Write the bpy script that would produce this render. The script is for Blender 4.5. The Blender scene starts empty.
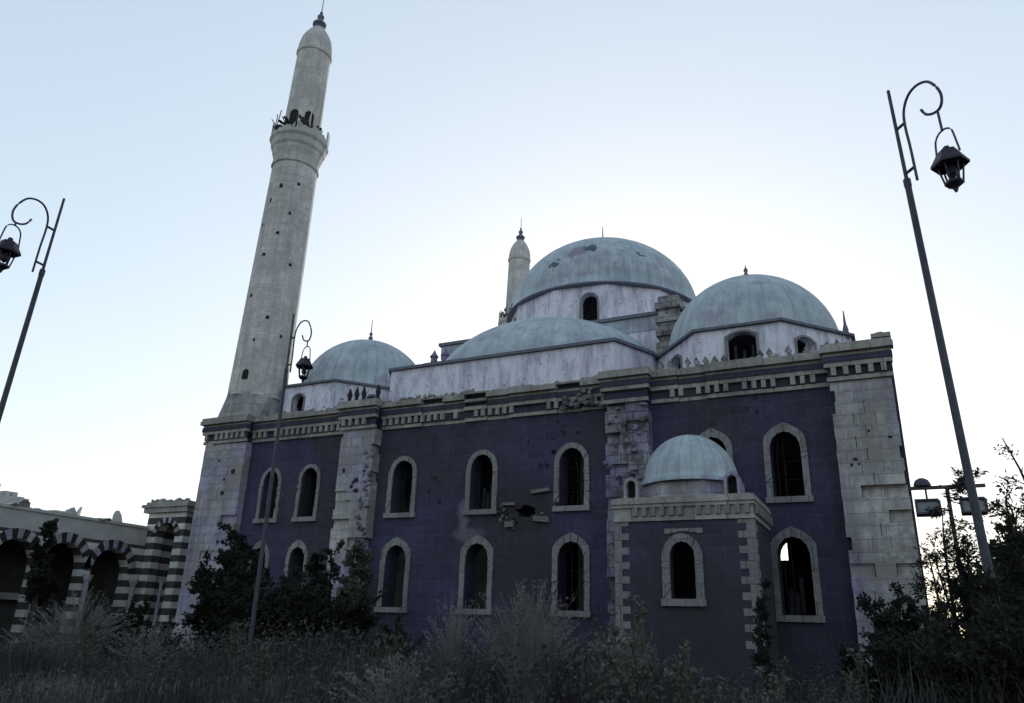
import bpy, bmesh, math, random
from mathutils import Vector, Matrix
from mathutils.geometry import tessellate_polygon
R = math.radians
PI = math.pi
random.seed(7)
scene = bpy.context.scene
COL = scene.collection

# ------------------------------------------------------------------ camera
cd = bpy.data.cameras.new('camera'); cam = bpy.data.objects.new('camera', cd); COL.objects.link(cam)
cam.matrix_world = Matrix(((0.89959659, 0.12430088, 0.41865889, 0),
                           (0.43554919, -0.32556202, -0.83922957, 0),
                           (0.03198246, 0.9373146, -0.34701363, 1.6),
                           (0, 0, 0, 1)))
cd.sensor_width = 36; cd.lens = 759.5 / 1024 * 36; cd.clip_end = 3000; cd.clip_start = 0.05
scene.camera = cam
# ------------------------------------------------------------------ light
SUN_AZ, SUN_EL = R(-16), R(11)      # azimuth clockwise from +Y
w = bpy.data.worlds.new('World'); scene.world = w; w.use_nodes = True
nt = w.node_tree; bg = nt.nodes['Background']
sky = nt.nodes.new('ShaderNodeTexSky'); sky.sky_type = 'NISHITA'; sky.sun_disc = False
sky.sun_elevation = SUN_EL; sky.sun_rotation = SUN_AZ; sky.air_density = 1.0; sky.dust_density = .8; sky.ozone_density = 1.6
# a thin high veil evens the sky out: compress its range about a mid value and take some blue out
hs = nt.nodes.new('ShaderNodeHueSaturation'); hs.inputs['Saturation'].default_value = 1.12; hs.inputs['Hue'].default_value = .497; nt.links.new(sky.outputs[0], hs.inputs['Color'])
VP, VG = 7.0, .36
m1 = nt.nodes.new('ShaderNodeVectorMath'); m1.operation = 'SCALE'; m1.inputs[3].default_value = 1 / VP; nt.links.new(hs.outputs[0], m1.inputs[0])
gm = nt.nodes.new('ShaderNodeGamma'); gm.inputs[1].default_value = VG; nt.links.new(m1.outputs[0], gm.inputs[0])
m2 = nt.nodes.new('ShaderNodeVectorMath'); m2.operation = 'SCALE'; m2.inputs[3].default_value = VP; nt.links.new(gm.outputs[0], m2.inputs[0])
nt.links.new(m2.outputs[0], bg.inputs[0]); bg.inputs[1].default_value = 0.12
sd = bpy.data.lights.new('sun', 'SUN'); sd.energy = 2.2; sd.angle = R(0.53); sd.color = (1, .93, .84)
sun = bpy.data.objects.new('sun', sd); COL.objects.link(sun)
sdir = Vector((math.sin(SUN_AZ) * math.cos(SUN_EL), math.cos(SUN_AZ) * math.cos(SUN_EL), math.sin(SUN_EL)))
sun.rotation_euler = sdir.to_track_quat('Z', 'Y').to_euler(); sun.location = (0, 60, 60)
vs = scene.view_settings; vs.view_transform = 'Standard'; vs.look = 'None'; vs.exposure = 0.56; vs.gamma = 1; vs.use_curve_mapping = False

# ------------------------------------------------------------------ helpers
def tag(o, label=None, cat=None, group=None, kind=None):
    if label: o['label'] = label
    if cat: o['category'] = cat
    if group: o['group'] = group
    if kind: o['kind'] = kind
    return o
def link(name, me, parent=None, loc=(0, 0, 0)):
    o = bpy.data.objects.new(name, me); COL.objects.link(o); o.location = loc
    if parent: o.parent = parent
    return o
def thing(name, label, cat, loc=(0, 0, 0), group=None):
    return tag(link(name, None, None, loc), label, cat, group)
def obj(name, bm, mats, parent=None, loc=(0, 0, 0), smooth=False, recalc=True):
    me = bpy.data.meshes.new(name)
    if recalc: bmesh.ops.recalc_face_normals(bm, faces=bm.faces)
    if smooth:
        for f in bm.faces: f.smooth = True
    bm.to_mesh(me); bm.free()
    for m in (mats if isinstance(mats, (list, tuple)) else [mats]): me.materials.append(m)
    return link(name, me, parent, loc)
def box(bm, x0, x1, y0, y1, z0, z1, mi=0, M=None):
    vv = [Vector((x, y, z)) for x in (x0, x1) for y in (y0, y1) for z in (z0, z1)]
    if M: vv = [M @ v for v in vv]
    v = [bm.verts.new(p) for p in vv]
    for a in ((0, 1, 3, 2), (4, 6, 7, 5), (0, 4, 5, 1), (2, 3, 7, 6), (0, 2, 6, 4), (1, 5, 7, 3)):
        bm.faces.new([v[i] for i in a]).material_index = mi
def prism(bm, pts, z0, z1, mi=0, M=None, taper=None):
    """pts in xy, extruded z0..z1"""
    n = len(pts)
    lo = [Vector((x, y, z0)) for x, y in pts]
    hi = [Vector((x, y, z1)) for x, y in (taper or pts)]
    if M: lo = [M @ v for v in lo]; hi = [M @ v for v in hi]
    lo = [bm.verts.new(v) for v in lo]; hi = [bm.verts.new(v) for v in hi]
    for i in range(n):
        bm.faces.new((lo[i], lo[(i + 1) % n], hi[(i + 1) % n], hi[i])).material_index = mi
    bm.faces.new(lo[::-1]).material_index = mi; bm.faces.new(hi).material_index = mi
def plate(bm, M, outer, holes=(), t=0.5, mi=0):
    """flat plate with holes; 2D (u,v) -> M @ (u, v, 0) front and (u, v, -t) back"""
    loops = [list(outer)] + [list(h) for h in holes]
    tris = tessellate_polygon([[Vector((u, v, 0)) for u, v in l] for l in loops])
    flat = [p for l in loops for p in l]
    f = [bm.verts.new(M @ Vector((u, v, 0))) for u, v in flat]
    b = [bm.verts.new(M @ Vector((u, v, -t))) for u, v in flat]
    for tr in tris:
        try:
            bm.faces.new([f[i] for i in tr]).material_index = mi
            bm.faces.new([b[i] for i in tr][::-1]).material_index = mi
        except ValueError: pass
    k = 0
    for l in loops:
        n = len(l)
        for i in range(n):
            a, c = k + i, k + (i + 1) % n
            bm.faces.new((f[a], f[c], b[c], b[a])).material_index = mi
        k += n
def arch(cx, z0, z1, wd, n=8, point=1.08):
    h = wd / 2 * point; zs = z1 - h
    p = [(cx - wd / 2, z0), (cx + wd / 2, z0)]
    for i in range(n + 1):
        a = PI * i / n; p.append((cx + wd / 2 * math.cos(a), zs + h * math.sin(a)))
    return p
def front(Y):     # plane facing -Y : u->X, v->Z, w-> -Y
    return Matrix(((1, 0, 0, 0), (0, 0, -1, Y), (0, 1, 0, 0), (0, 0, 0, 1)))
def facing(cx, cy, ang, dist=0):   # outward normal direction ang (0 = +X); u to the left seen from inside
    n = Vector((math.cos(ang), math.sin(ang), 0)); u = Vector((-n.y, n.x, 0))
    o = Vector((cx, cy, 0)) + n * dist
    return Matrix(((u.x, 0, n.x, o.x), (u.y, 0, n.y, o.y), (0, 1, 0, 0), (0, 0, 0, 1)))
def revolve(bm, prof, n=48, cx=0, cy=0, a0=0, a1=2 * PI, sy=1.0, mi=0):
    full = abs(a1 - a0 - 2 * PI) < 1e-6
    rings = []
    for r, z in prof:
        if r < 1e-5: rings.append([bm.verts.new((cx, cy, z))]); continue
        rings.append([bm.verts.new((cx + r * math.cos(a0 + (a1 - a0) * i / n), cy + sy * r * math.sin(a0 + (a1 - a0) * i / n), z)) for i in range(n + (0 if full else 1))])
    for A, B in zip(rings, rings[1:]):
        m = n if full else n
        for i in range(m):
            j = (i + 1) % n if full else i + 1
            if len(A) == 1 and len(B) == 1: continue
            if len(A) == 1: f = bm.faces.new((A[0], B[j], B[i]))
            elif len(B) == 1: f = bm.faces.new((A[i], A[j], B[0]))
            else: f = bm.faces.new((A[i], A[j], B[j], B[i]))
            f.material_index = mi
def tube(bm, pts, r, n=8, mi=0, r2=None):
    pts = [Vector(p) for p in pts]; rings = []
    r2 = r if r2 is None else r2
    for i, p in enumerate(pts):
        d = (pts[min(i + 1, len(pts) - 1)] - pts[max(i - 1, 0)]).normalized()
        s = d.cross(Vector((0, 0, 1)) if abs(d.z) < .9 else Vector((0, 1, 0))).normalized(); t = d.cross(s)
        rr = r + (r2 - r) * i / max(1, len(pts) - 1)
        rings.append([bm.verts.new(p + (s * math.cos(2 * PI * k / n) + t * math.sin(2 * PI * k / n)) * rr) for k in range(n)])
    for A, B in zip(rings, rings[1:]):
        for k in range(n): bm.faces.new((A[k], A[(k + 1) % n], B[(k + 1) % n], B[k])).material_index = mi
    bm.faces.new(rings[0][::-1]).material_index = mi; bm.faces.new(rings[-1]).material_index = mi
def copy_tree(o, parent=None):
    c = o.copy(); COL.objects.link(c); c.parent = parent
    for ch in [x for x in bpy.data.objects if x.parent == o]: copy_tree(ch, c)
    return c
def rock(bm, c, s, mi=0):
    m = Matrix.Translation(c) @ Matrix.Rotation(random.random() * 6, 4, 'Z') @ Matrix.Rotation(random.random() * 6, 4, 'X')
    r = bmesh.ops.create_icosphere(bm, subdivisions=1, radius=1, matrix=m @ Matrix.Diagonal((s[0], s[1], s[2], 1)))
    for v in r['verts']:
        v.co += Vector((random.uniform(-1, 1), random.uniform(-1, 1), random.uniform(-1, 1))) * min(s) * .35
    for v in r['verts']:
        for f in v.link_faces: f.material_index = mi

# ------------------------------------------------------------------ materials
class NM:
    def __init__(s, name, rough=.9, spec=.2, metal=0.0):
        s.m = bpy.data.materials.new(name); s.m.use_nodes = True; s.t = s.m.node_tree
        s.b = s.t.nodes['Principled BSDF']; s.b.inputs['Roughness'].default_value = rough
        s.b.inputs['Specular IOR Level'].default_value = spec; s.b.inputs['Metallic'].default_value = metal
    def n(s, ty, **kw):
        x = s.t.nodes.new(ty)
        for k, v in kw.items():
            if k in x.bl_rna.properties.keys(): setattr(x, k, v)
            else: x.inputs[k].default_value = v
        return x
    def l(s, a, b): s.t.links.new(a, b)
    def math(s, op, a, b=None):
        x = s.t.nodes.new('ShaderNodeMath'); x.operation = op
        for i, v in enumerate((a, b)):
            if v is None: continue
            if isinstance(v, (int, float)): x.inputs[i].default_value = v
            else: s.l(v, x.inputs[i])
        return x.outputs[0]
    def pos(s, kind='Position'):
        if kind == 'Position': return s.n('ShaderNodeNewGeometry').outputs['Position']
        return s.n('ShaderNodeTexCoord').outputs['Object']
    def noise(s, vec, scale, detail=6, rough=.6):
        x = s.n('ShaderNodeTexNoise'); x.inputs['Scale'].default_value = scale; x.inputs['Detail'].default_value = detail; x.inputs['Roughness'].default_value = rough
        s.l(vec, x.inputs['Vector']); return x.outputs['Fac']
    def ramp(s, fac, stops):
        x = s.n('ShaderNodeValToRGB'); e = x.color_ramp.elements
        while len(e) < len(stops): e.new(.5)
        for i, (p, c) in enumerate(stops): e[i].position = p; e[i].color = (*c, 1)
        s.l(fac, x.inputs[0]); return x.outputs[0]
    def mix(s, fac, a, b, mode='MIX'):
        x = s.n('ShaderNodeMix'); x.data_type = 'RGBA'; x.blend_type = mode
        if isinstance(fac, (int, float)): x.inputs[0].default_value = fac
        else: s.l(fac, x.inputs[0])
        for i, v in ((6, a), (7, b)):
            if isinstance(v, tuple): x.inputs[i].default_value = (*v, 1)
            else: s.l(v, x.inputs[i])
        return x.outputs[2]
    def bump(s, h, strength=.4, dist=.03):
        x = s.n('ShaderNodeBump'); x.inputs['Strength'].default_value = strength; x.inputs['Distance'].default_value = dist
        s.l(h, x.inputs['Height']); s.l(x.outputs[0], s.b.inputs['Normal'])
    def col(s, c): s.l(c, s.b.inputs['Base Color']); return s.m
def g3(v, k=(1, 1, 1)): return (v * k[0], v * k[1], v * k[2])

def masonry(name, base, base2, mortar, bw=.62, rh=.3, mort=.012, stain=.5, roundcol=False, contrast=.25, violet=None, bumpk=.5, soot=None, wash=()):
    k = NM(name)
    P = k.pos('Position')
    if roundcol:
        O = k.pos('Object'); s = k.n('ShaderNodeSeparateXYZ'); k.l(O, s.inputs[0])
        u = k.math('MULTIPLY', k.math('ARCTAN2', s.outputs[1], s.outputs[0]), 1.3); v = s.outputs[2]
    else:
        s = k.n('ShaderNodeSeparateXYZ'); k.l(P, s.inputs[0]); u = k.math('ADD', s.outputs[0], s.outputs[1]); v = s.outputs[2]
    c = k.n('ShaderNodeCombineXYZ'); k.l(u, c.inputs[0]); k.l(v, c.inputs[1])
    br = k.n('ShaderNodeTexBrick'); k.l(c.outputs[0], br.inputs['Vector'])
    br.inputs['Scale'].default_value = 1; br.inputs['Brick Width'].default_value = bw; br.inputs['Row Height'].default_value = rh
    br.inputs['Mortar Size'].default_value = mort; br.inputs['Mortar Smooth'].default_value = .4; br.inputs['Bias'].default_value = 0
    br.inputs['Color1'].default_value = (*base, 1); br.inputs['Color2'].default_value = (*base2, 1); br.inputs['Mortar'].default_value = (*mortar, 1)
    n1 = k.noise(P, .55, 7, .65); n2 = k.noise(P, 6, 6, .7); n3 = k.noise(P, 40, 3, .6)
    a = k.mix(stain, br.outputs['Color'], k.ramp(n1, [(.3, (1 - contrast,) * 3), (.5, (1, 1, 1)), (.72, (1 + contrast,) * 3)]), 'MULTIPLY')
    a = k.mix(.7, a, k.ramp(n2, [(.3, (.72,) * 3), (.55, (1, 1, 1)), (.75, (1.25,) * 3)]), 'MULTIPLY')
    a = k.mix(.5, a, k.ramp(n3, [(.35, (.75,) * 3), (.6, (1.1,) * 3)]), 'MULTIPLY')
    if violet:   # broad drifts of a second mineral tone
        m = k.n('ShaderNodeMapping'); m.inputs['Location'].default_value = (13, 5, 2); k.l(P, m.inputs[0])
        f = k.ramp(k.noise(m.outputs[0], .28, 3, .5), [(.42, (0, 0, 0)), (.58, (1, 1, 1))])
        a = k.mix(f, a, k.mix(1.0, a, violet, 'MULTIPLY'))
    # rain streaks: noise stretched down the wall
    m = k.n('ShaderNodeMapping'); m.inputs['Scale'].default_value = (2.2, 2.2, .16); k.l(P, m.inputs[0])
    st = k.ramp(k.noise(m.outputs[0], 1.6, 5, .6), [(.36, (.62,) * 3), (.56, (1, 1, 1))])
    a = k.mix(stain * .8, a, st, 'MULTIPLY')
    if soot:
        m = k.n('ShaderNodeMapping'); m.inputs['Location'].default_value = (3, 8, 1); k.l(P, m.inputs[0])
        a = k.mix(k.ramp(k.noise(m.outputs[0], .9, 6, .7), [(.5, (0, 0, 0)), (.6, (1, 1, 1))]), a, soot)
    for (c0, rad, colr) in wash:    # residues and dark weathering of the wall with a place of their own
        mp = k.n('ShaderNodeMapping'); mp.inputs['Location'].default_value = tuple(-c0[i] / rad[i] for i in range(3)); mp.inputs['Scale'].default_value = tuple(1 / q for q in rad); k.l(P, mp.inputs[0])
        ln = k.n('ShaderNodeVectorMath', operation='LENGTH'); k.l(mp.outputs[0], ln.inputs[0])
        dd = k.math('ADD', ln.outputs['Value'], k.math('MULTIPLY', k.math('SUBTRACT', k.noise(P, 1.7, 7, .7), .5), 1.5))
        a = k.mix(k.math('MULTIPLY', k.ramp(dd, [(.5, (1, 1, 1)), (1.0, (0, 0, 0))]), .62), a, colr)
    h = k.math('ADD', k.math('MULTIPLY', br.outputs['Fac'], -.6), k.math('ADD', n2, k.math('MULTIPLY', n3, .4)))
    k.bump(h, bumpk, .03)
    return k.col(a)
M = {}
WASH = [((-14.25, 25, 5.7), (.3, 1, .75), (.17, .16, .21)), ((-14.1, 25, 4.95), (.75, 1, .32), (.14, .135, .18)), ((-11.7, 25, 5.8), (1.3, 1, .95), (.032, .030, .031)), ((-19.2, 25, 2.2), (3.2, 1, 2.2), (.03, .029, .03)), ((-5.2, 23, 1.5), (5.5, 4, 3.6), (.037, .036, .038)), ((-11.3, 25, 3.6), (1.8, 1, 2.0), (.036, .035, .038)), ((-9, 25, 8.2), (1.2, 1, 1.4), (.042, .040, .042))]
M['basalt'] = masonry('basalt', (.053, .050, .072), (.042, .040, .056), (.068, .065, .088), .7, .33, .014, .5, violet=(1.15, 1.08, 1.5), contrast=.3, bumpk=.5, wash=WASH)
M['limestone'] = masonry('limestone', (.44, .42, .41), (.36, .345, .34), (.28, .27, .27), .8, .37, .012, .9, violet=(.84, .80, 1.12), contrast=.4, soot=(.24, .23, .225), bumpk=.8)
M['scorched'] = masonry('scorched_limestone', (.34, .325, .31), (.25, .24, .24), (.16, .155, .16), .7, .37, .02, .9, violet=(.8, .76, 1.15), contrast=.45, soot=(.09, .085, .09), bumpk=1)
M['tower'] = masonry('minaret_stone', (.60, .575, .56), (.52, .50, .49), (.44, .425, .42), .6, .42, .010, .7, roundcol=True, contrast=.3, soot=(.40, .385, .38))
M['trim'] = masonry('trim_stone', (.25, .245, .245), (.2, .195, .2), (.1, .1, .1), .5, .9, .012, .7, contrast=.3)
M['cornice'] = masonry('cornice_stone', (.34, .32, .30), (.27, .255, .24), (.09, .09, .09), .9, 2, .012, .8, contrast=.4)
M['dark_stone'] = masonry('dark_stone', (.03, .029, .033), (.024, .023, .027), (.02, .02, .02), .5, .3, .01, .4)
M['rubble'] = masonry('rubble_stone', (.2, .19, .185), (.15, .145, .14), (.12, .12, .12), .3, .3, .01, .7)
def plaster():
    k = NM('drum_plaster', .85); P = k.pos()
    a = k.ramp(k.noise(P, 1.1, 7, .65), [(.3, (.56, .53, .63)), (.5, (.66, .64, .74)), (.7, (.60, .67, .73))])
    m = k.n('ShaderNodeMapping'); m.inputs['Scale'].default_value = (1.3, 1.3, .3); k.l(P, m.inputs[0])
    a = k.mix(.85, a, k.ramp(k.noise(m.outputs[0], 1.8, 7, .75), [(.38, (.5, .48, .54)), (.56, (1, 1, 1))]), 'MULTIPLY')
    pk = k.ramp(k.noise(P, 7, 3, .5), [(.66, (0, 0, 0)), (.7, (1, 1, 1))])
    a = k.mix(pk, a, (.15, .13, .15)); k.bump(k.noise(P, 14, 5, .7), .3, .02); return k.col(a)
M['plaster'] = plaster()
def lead(name, ribs, holes=()):
    k = NM(name, .55, .35, .0); O = k.pos('Object'); P = k.pos()
    s = k.n('ShaderNodeSeparateXYZ'); k.l(O, s.inputs[0])
    ang = k.math('ARCTAN2', s.outputs[1], s.outputs[0])
    wv = k.math('POWER', k.math('ABSOLUTE', k.math('COSINE', k.math('MULTIPLY', ang, ribs / 2))), 60.0)
    a = k.ramp(k.noise(P, .9, 7, .65), [(.28, (.26, .31, .35)), (.5, (.35, .405, .445)), (.72, (.45, .505, .54))])
    # sheets between seams differ a little
    fl = k.math('FLOOR', k.math('MULTIPLY', ang, ribs / (2 * PI))); wn = k.n('ShaderNodeTexWhiteNoise'); wn.noise_dimensions = '2D'
    c = k.n('ShaderNodeCombineXYZ'); k.l(fl, c.inputs[0]); k.l(k.math('FLOOR', k.math('MULTIPLY', s.outputs[2], 1.1)), c.inputs[1]); k.l(c.outputs[0], wn.inputs['Vector'])
    a = k.mix(.55, a, k.ramp(wn.outputs['Value'], [(0, (.86,) * 3), (1, (1.08,) * 3)]), 'MULTIPLY')
    m = k.n('ShaderNodeMapping'); m.inputs['Location'].default_value = (7, 3, 9); k.l(P, m.inputs[0])
    a = k.mix(k.ramp(k.noise(m.outputs[0], .7, 6, .7), [(.5, (0, 0, 0)), (.62, (.75, .75, .75))]), a, (.27, .25, .33))
    a = k.mix(k.math('MULTIPLY', wv, .16), a, (.18, .23, .27))
    mm = k.n('ShaderNodeMapping'); mm.inputs['Scale'].default_value = (2.5, 2.5, .3); k.l(P, mm.inputs[0])
    a = k.mix(.55, a, k.ramp(k.noise(mm.outputs[0], 1.5, 5, .65), [(.36, (.6, .62, .66)), (.55, (1, 1, 1))]), 'MULTIPLY')
    for (hx, hy, hz, r, colr) in holes:   # torn sheets baring the masonry
        d = k.n('ShaderNodeVectorMath', operation='DISTANCE'); 
        nn = k.n('ShaderNodeTexNoise'); nn.inputs['Scale'].default_value = 3.2; nn.inputs['Detail'].default_value = 6; k.l(O, nn.inputs['Vector'])
        off = k.n('ShaderNodeVectorMath', operation='ADD'); k.l(O, off.inputs[0]); k.l(nn.outputs['Color'], off.inputs[1])
        k.l(off.outputs[0], d.inputs[0]); d.inputs[1].default_value = (hx + .5, hy + .5, hz + .5)
        a = k.mix(k.ramp(k.math('DIVIDE', d.outputs['Value'], r), [(.85, (1, 1, 1)), (1.0, (0, 0, 0))]), a, colr)
    k.bump(k.math('ADD', wv, k.math('MULTIPLY', k.noise(P, 5, 5, .6), .5)), .5, .05)
    return k.col(a)
def simple(name, c1, c2, scale=8, rough=.8, metal=0, spec=.3, bump=.2, coord='Position'):
    k = NM(name, rough, spec, metal); P = k.pos(coord)
    f = k.noise(P, scale, 5, .65); k.bump(f, bump, .01); return k.col(k.ramp(f, [(.35, c1), (.65, c2)]))
M['lead_trim'] = simple('lead_trim', (.10, .10, .14), (.15, .16, .2), 5)
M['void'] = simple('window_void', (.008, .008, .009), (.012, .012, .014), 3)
M['iron'] = simple('rusty_iron', (.02, .018, .02), (.04, .032, .03), 30, .6, .3)
M['pole'] = simple('painted_pole', (.03, .03, .045), (.055, .055, .075), 12, .5, .2)
M['lantern'] = simple('lantern_metal', (.012, .009, .022), (.03, .024, .045), 20, .5, .2)
M['plain'] = simple('interior_plaster', (.3, .3, .3), (.42, .42, .41), 2)
M['grey_render'] = simple('grey_render', (.34, .335, .33), (.46, .455, .45), 1.2)
M['shaded_render'] = simple('shade_toned_render', (.05, .05, .05), (.085, .084, .082), 1.5)  # shade inside the arcade is put into this darker render colour
M['soil'] = simple('dry_soil', (.035, .032, .027), (.07, .064, .054), .8, .95, bump=.6)
def striped():
    k = NM('striped_masonry'); P = k.pos(); s = k.n('ShaderNodeSeparateXYZ'); k.l(P, s.inputs[0])
    f = k.math('FRACT', k.math('DIVIDE', s.outputs[2], .62)); st = k.math('GREATER_THAN', f, .5)
    n = k.noise(P, 5, 6, .7)
    a = k.mix(st, k.ramp(n, [(.3, (.04, .039, .04)), (.7, (.085, .082, .08))]), k.ramp(n, [(.3, (.46, .455, .44)), (.7, (.62, .61, .6))]))
    c = k.n('ShaderNodeCombineXYZ'); k.l(k.math('ADD', s.outputs[0], s.outputs[1]), c.inputs[0]); k.l(s.outputs[2], c.inputs[1])
    br = k.n('ShaderNodeTexBrick'); k.l(c.outputs[0], br.inputs['Vector']); br.inputs['Scale'].default_value = 1
    br.inputs['Brick Width'].default_value = .7; br.inputs['Row Height'].default_value = .31; br.inputs['Mortar Size'].default_value = .012
    br.inputs['Color1'].default_value = (1, 1, 1, 1); br.inputs['Color2'].default_value = (.85, .85, .85, 1); br.inputs['Mortar'].default_value = (.6, .6, .6, 1)
    a = k.mix(1.0, a, br.outputs['Color'], 'MULTIPLY'); k.bump(n, .4, .03); return k.col(a)
M['striped'] = striped()
def leafmat(name, c1, c2, c3, sc=9):
    k = NM(name, .75, .15); P = k.pos(); a = k.ramp(k.noise(P, sc, 2, .5), [(.3, c1), (.5, c2), (.7, c3)])
    k.col(a)
    tr = k.n('ShaderNodeBsdfTranslucent'); k.l(a, tr.inputs[0]); mx = k.n('ShaderNodeMixShader'); mx.inputs[0].default_value = .25
    out = k.t.nodes['Material Output']; k.l(k.b.outputs[0], mx.inputs[1]); k.l(tr.outputs[0], mx.inputs[2]); k.l(mx.outputs[0], out.inputs[0])
    return k.m
M['leaf_dark'] = leafmat('dark_leaves', (.014, .014, .012), (.022, .024, .019), (.034, .035, .029))
M['leaf_pale'] = leafmat('pale_leaves', (.04, .045, .035), (.08, .085, .068), (.13, .132, .11))
M['grass'] = leafmat('weed_blades', (.028, .025, .025), (.052, .047, .045), (.11, .102, .097), .8)
M['straw'] = leafmat('dry_straw', (.10, .093, .088), (.165, .155, .148), (.24, .226, .215), 3)
M['bark'] = simple('bark', (.02, .018, .016), (.045, .04, .035), 20)

# ------------------------------------------------------------------ ground
def gz(x, y):
    m = math.exp(-((y - 9) / 6.0) ** 2) * .72 if y > -4 else 0
    return m + .12 * math.sin(x * .31 + 1) * math.cos(y * .27) + .05 * math.sin(x * 1.3 + y * .7)
bm = bmesh.new()
xs = [-900, -300, -120, -70] + [-50 + i * 1.0 for i in range(91)] + [60, 120, 300, 900]
ys = [-500, -120, -40, -15] + [-8 + i * 1.0 for i in range(41)] + [40, 60, 120, 400, 1500]
G = [[bm.verts.new((x, y, gz(x, y) if -50 <= x <= 40 and -8 <= y <= 33 else 0)) for y in ys] for x in xs]
for i in range(len(xs) - 1):
    for j in range(len(ys) - 1): bm.faces.new((G[i][j], G[i + 1][j], G[i + 1][j + 1], G[i][j + 1]))
tag(obj('ground', bm, M['soil'], smooth=True), 'dark weedy soil ground around the mosque', kind='structure')

# ------------------------------------------------------------------ mosque
XL, XR, YF, YB = -27.85, 0.70, 25.0, 53.0
XC = (XL + XR) / 2
mosque = thing('mosque', 'dark stone mosque with pale striped piers and grey blue domes and two minarets', 'mosque', (XC, 39, 0))
MOS = mosque.location
def mobj(name, bm, mats, parent=mosque, smooth=False, origin=None, label=None):
    """mesh made in world coordinates, re-based to its origin (world), parented"""
    o0 = Vector(origin) if origin else Vector(MOS)
    bmesh.ops.translate(bm, verts=bm.verts, vec=-o0)
    base = Vector(MOS) if parent is mosque else Vector(parent['_o'])
    o = obj(name, bm, mats, parent, o0 - base, smooth)
    o['_o'] = tuple(o0)
    if label: o['label'] = label
    return o
UP = [(-23.93, .86), (-21.8, .86), (-17.1, .95), (-13.55, .95), (-9.93, .95), (-4.95, .92), (-2.68, .93)]
LO = [(-24.0, .8), (-21.95, .8), (-17.12, .95), (-13.6, .95), (-9.94, .97), (-2.72, .95)]
holes = []
for x, wd in UP: holes.append(arch(x, 5.84, 7.9, wd))
for x, wd in LO: holes.append(arch(x, 2.36, 4.62, wd))
# ragged shell hole in the middle bay
random.seed(3)
sh = []
for i in range(15):
    a = 2 * PI * i / 15; r = 1 + random.uniform(-.3, .3); sh.append((-11.75 + .42 * r * math.cos(a) * (1.1 if math.cos(a) > 0 else .8), 5.72 + .2 * r * math.sin(a)))
holes.append(sh)
bm = bmesh.new()
plate(bm, front(YF), [(XL, -.4), (XR, -.4), (XR, 10.3), (XL, 10.3)], holes, .8)
plate(bm, facing(XR, 39, 0), [(-13.2, -.4), (14, -.4), (14, 10.3), (-13.2, 10.3)], [arch(u, 5.8, 7.9, 1) for u in (-9, -6, 0, 5, 10)], .8)
plate(bm, facing(XL, 39, PI), [(-14, -.4), (13.2, -.4), (13.2, 10.3), (-14, 10.3)], [arch(u, 5.8, 7.9, 1) for u in (-9, -6, 0, 5, 10)], .8)
plate(bm, facing(XC, YB, PI / 2), [(-13.45, -.4), (13.45, -.4), (13.45, 10.3), (-13.45, 10.3)], [arch(XC + 6.45, 6.45, 8.1, .85)] + [arch(XC - u, 5.8, 7.9, .9) for u in (-21.6, -17)], .78)
mobj('wall', bm, M['basalt'])
bm = bmesh.new(); box(bm, XL + .85, XR - .85, YF + .85, YB - .85, 10.05, 10.28)
mobj('roof', bm, M['plain'])
bm = bmesh.new(); box(bm, XL + .81, XR - .81, YF + .81, YB - .81, -.3, .35)
mobj('floor', bm, M['plain'])
for yy, xa, xb in ((31.5, -27, -15.5), (31.5, -12.2, -4.6), (31.5, -.9, -.15)):
    bm = bmesh.new(); box(bm, xa, xb, yy, yy + .8, .36, 10.04); mobj('inner_wall', bm, M['plain'])

# piers of coursed ashlar
def pier(x0, x1, y0, y1, z0, z1, mat, dmg=0.0, label=None, seed=1, batter=0.0, flip=False):
    random.seed(seed); bm = bmesh.new(); z = z0; k = 0
    while z < z1 - .02:
        h = min(.37, z1 - z); n = 2 if k % 2 else 3
        cuts = [x0] + sorted(x0 + (x1 - x0) * (i / n) + random.uniform(-.05, .05) for i in range(1, n)) + [x1]
        e = batter * (z1 - z)
        for i, (a, b) in enumerate(zip(cuts, cuts[1:])):
            d = random.uniform(0, .012)
            if random.random() < dmg: d = random.uniform(.06, .24)
            aa = a - (e if i == 0 else 0) + (random.uniform(0, .02) if i == 0 else 0); bb = b + (e if i == n - 1 else 0)
            if i == 0 and random.random() < dmg: aa += random.uniform(.03, .14)
            if i == n - 1 and random.random() < dmg * 1.2: bb -= random.uniform(.04, .2)
            else: bb -= random.uniform(0, .02)
            box(bm, aa + .001, bb - .002, y0 + d, y1, z + .001, z + h - .002)
        z += h; k += 1
    return mobj('pier', bm, mat, label=label)
pier(-20.0, -18.3, 24.5, 25.0 - .004, -.3, 9.22, M['limestone'], .16, 'pale pier with a crumbling right edge', 2)
pier(-8.5, -6.95, 24.5, 25.0 - .004, -.3, 9.22, M['scorched'], .2, 'darkened and battered middle pier', 5)
pier(-1.15, .62, 24.5, 25.0 - .004, -.3, 9.22, M['limestone'], .1, 'wide pale corner pier at the right end', 9, batter=.004)
pier(XL - .02, -25.35, 24.6, 25.0 - .004, -.3, 9.22, M['limestone'], .05, 'pale square base of the near minaret', 11)
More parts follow.
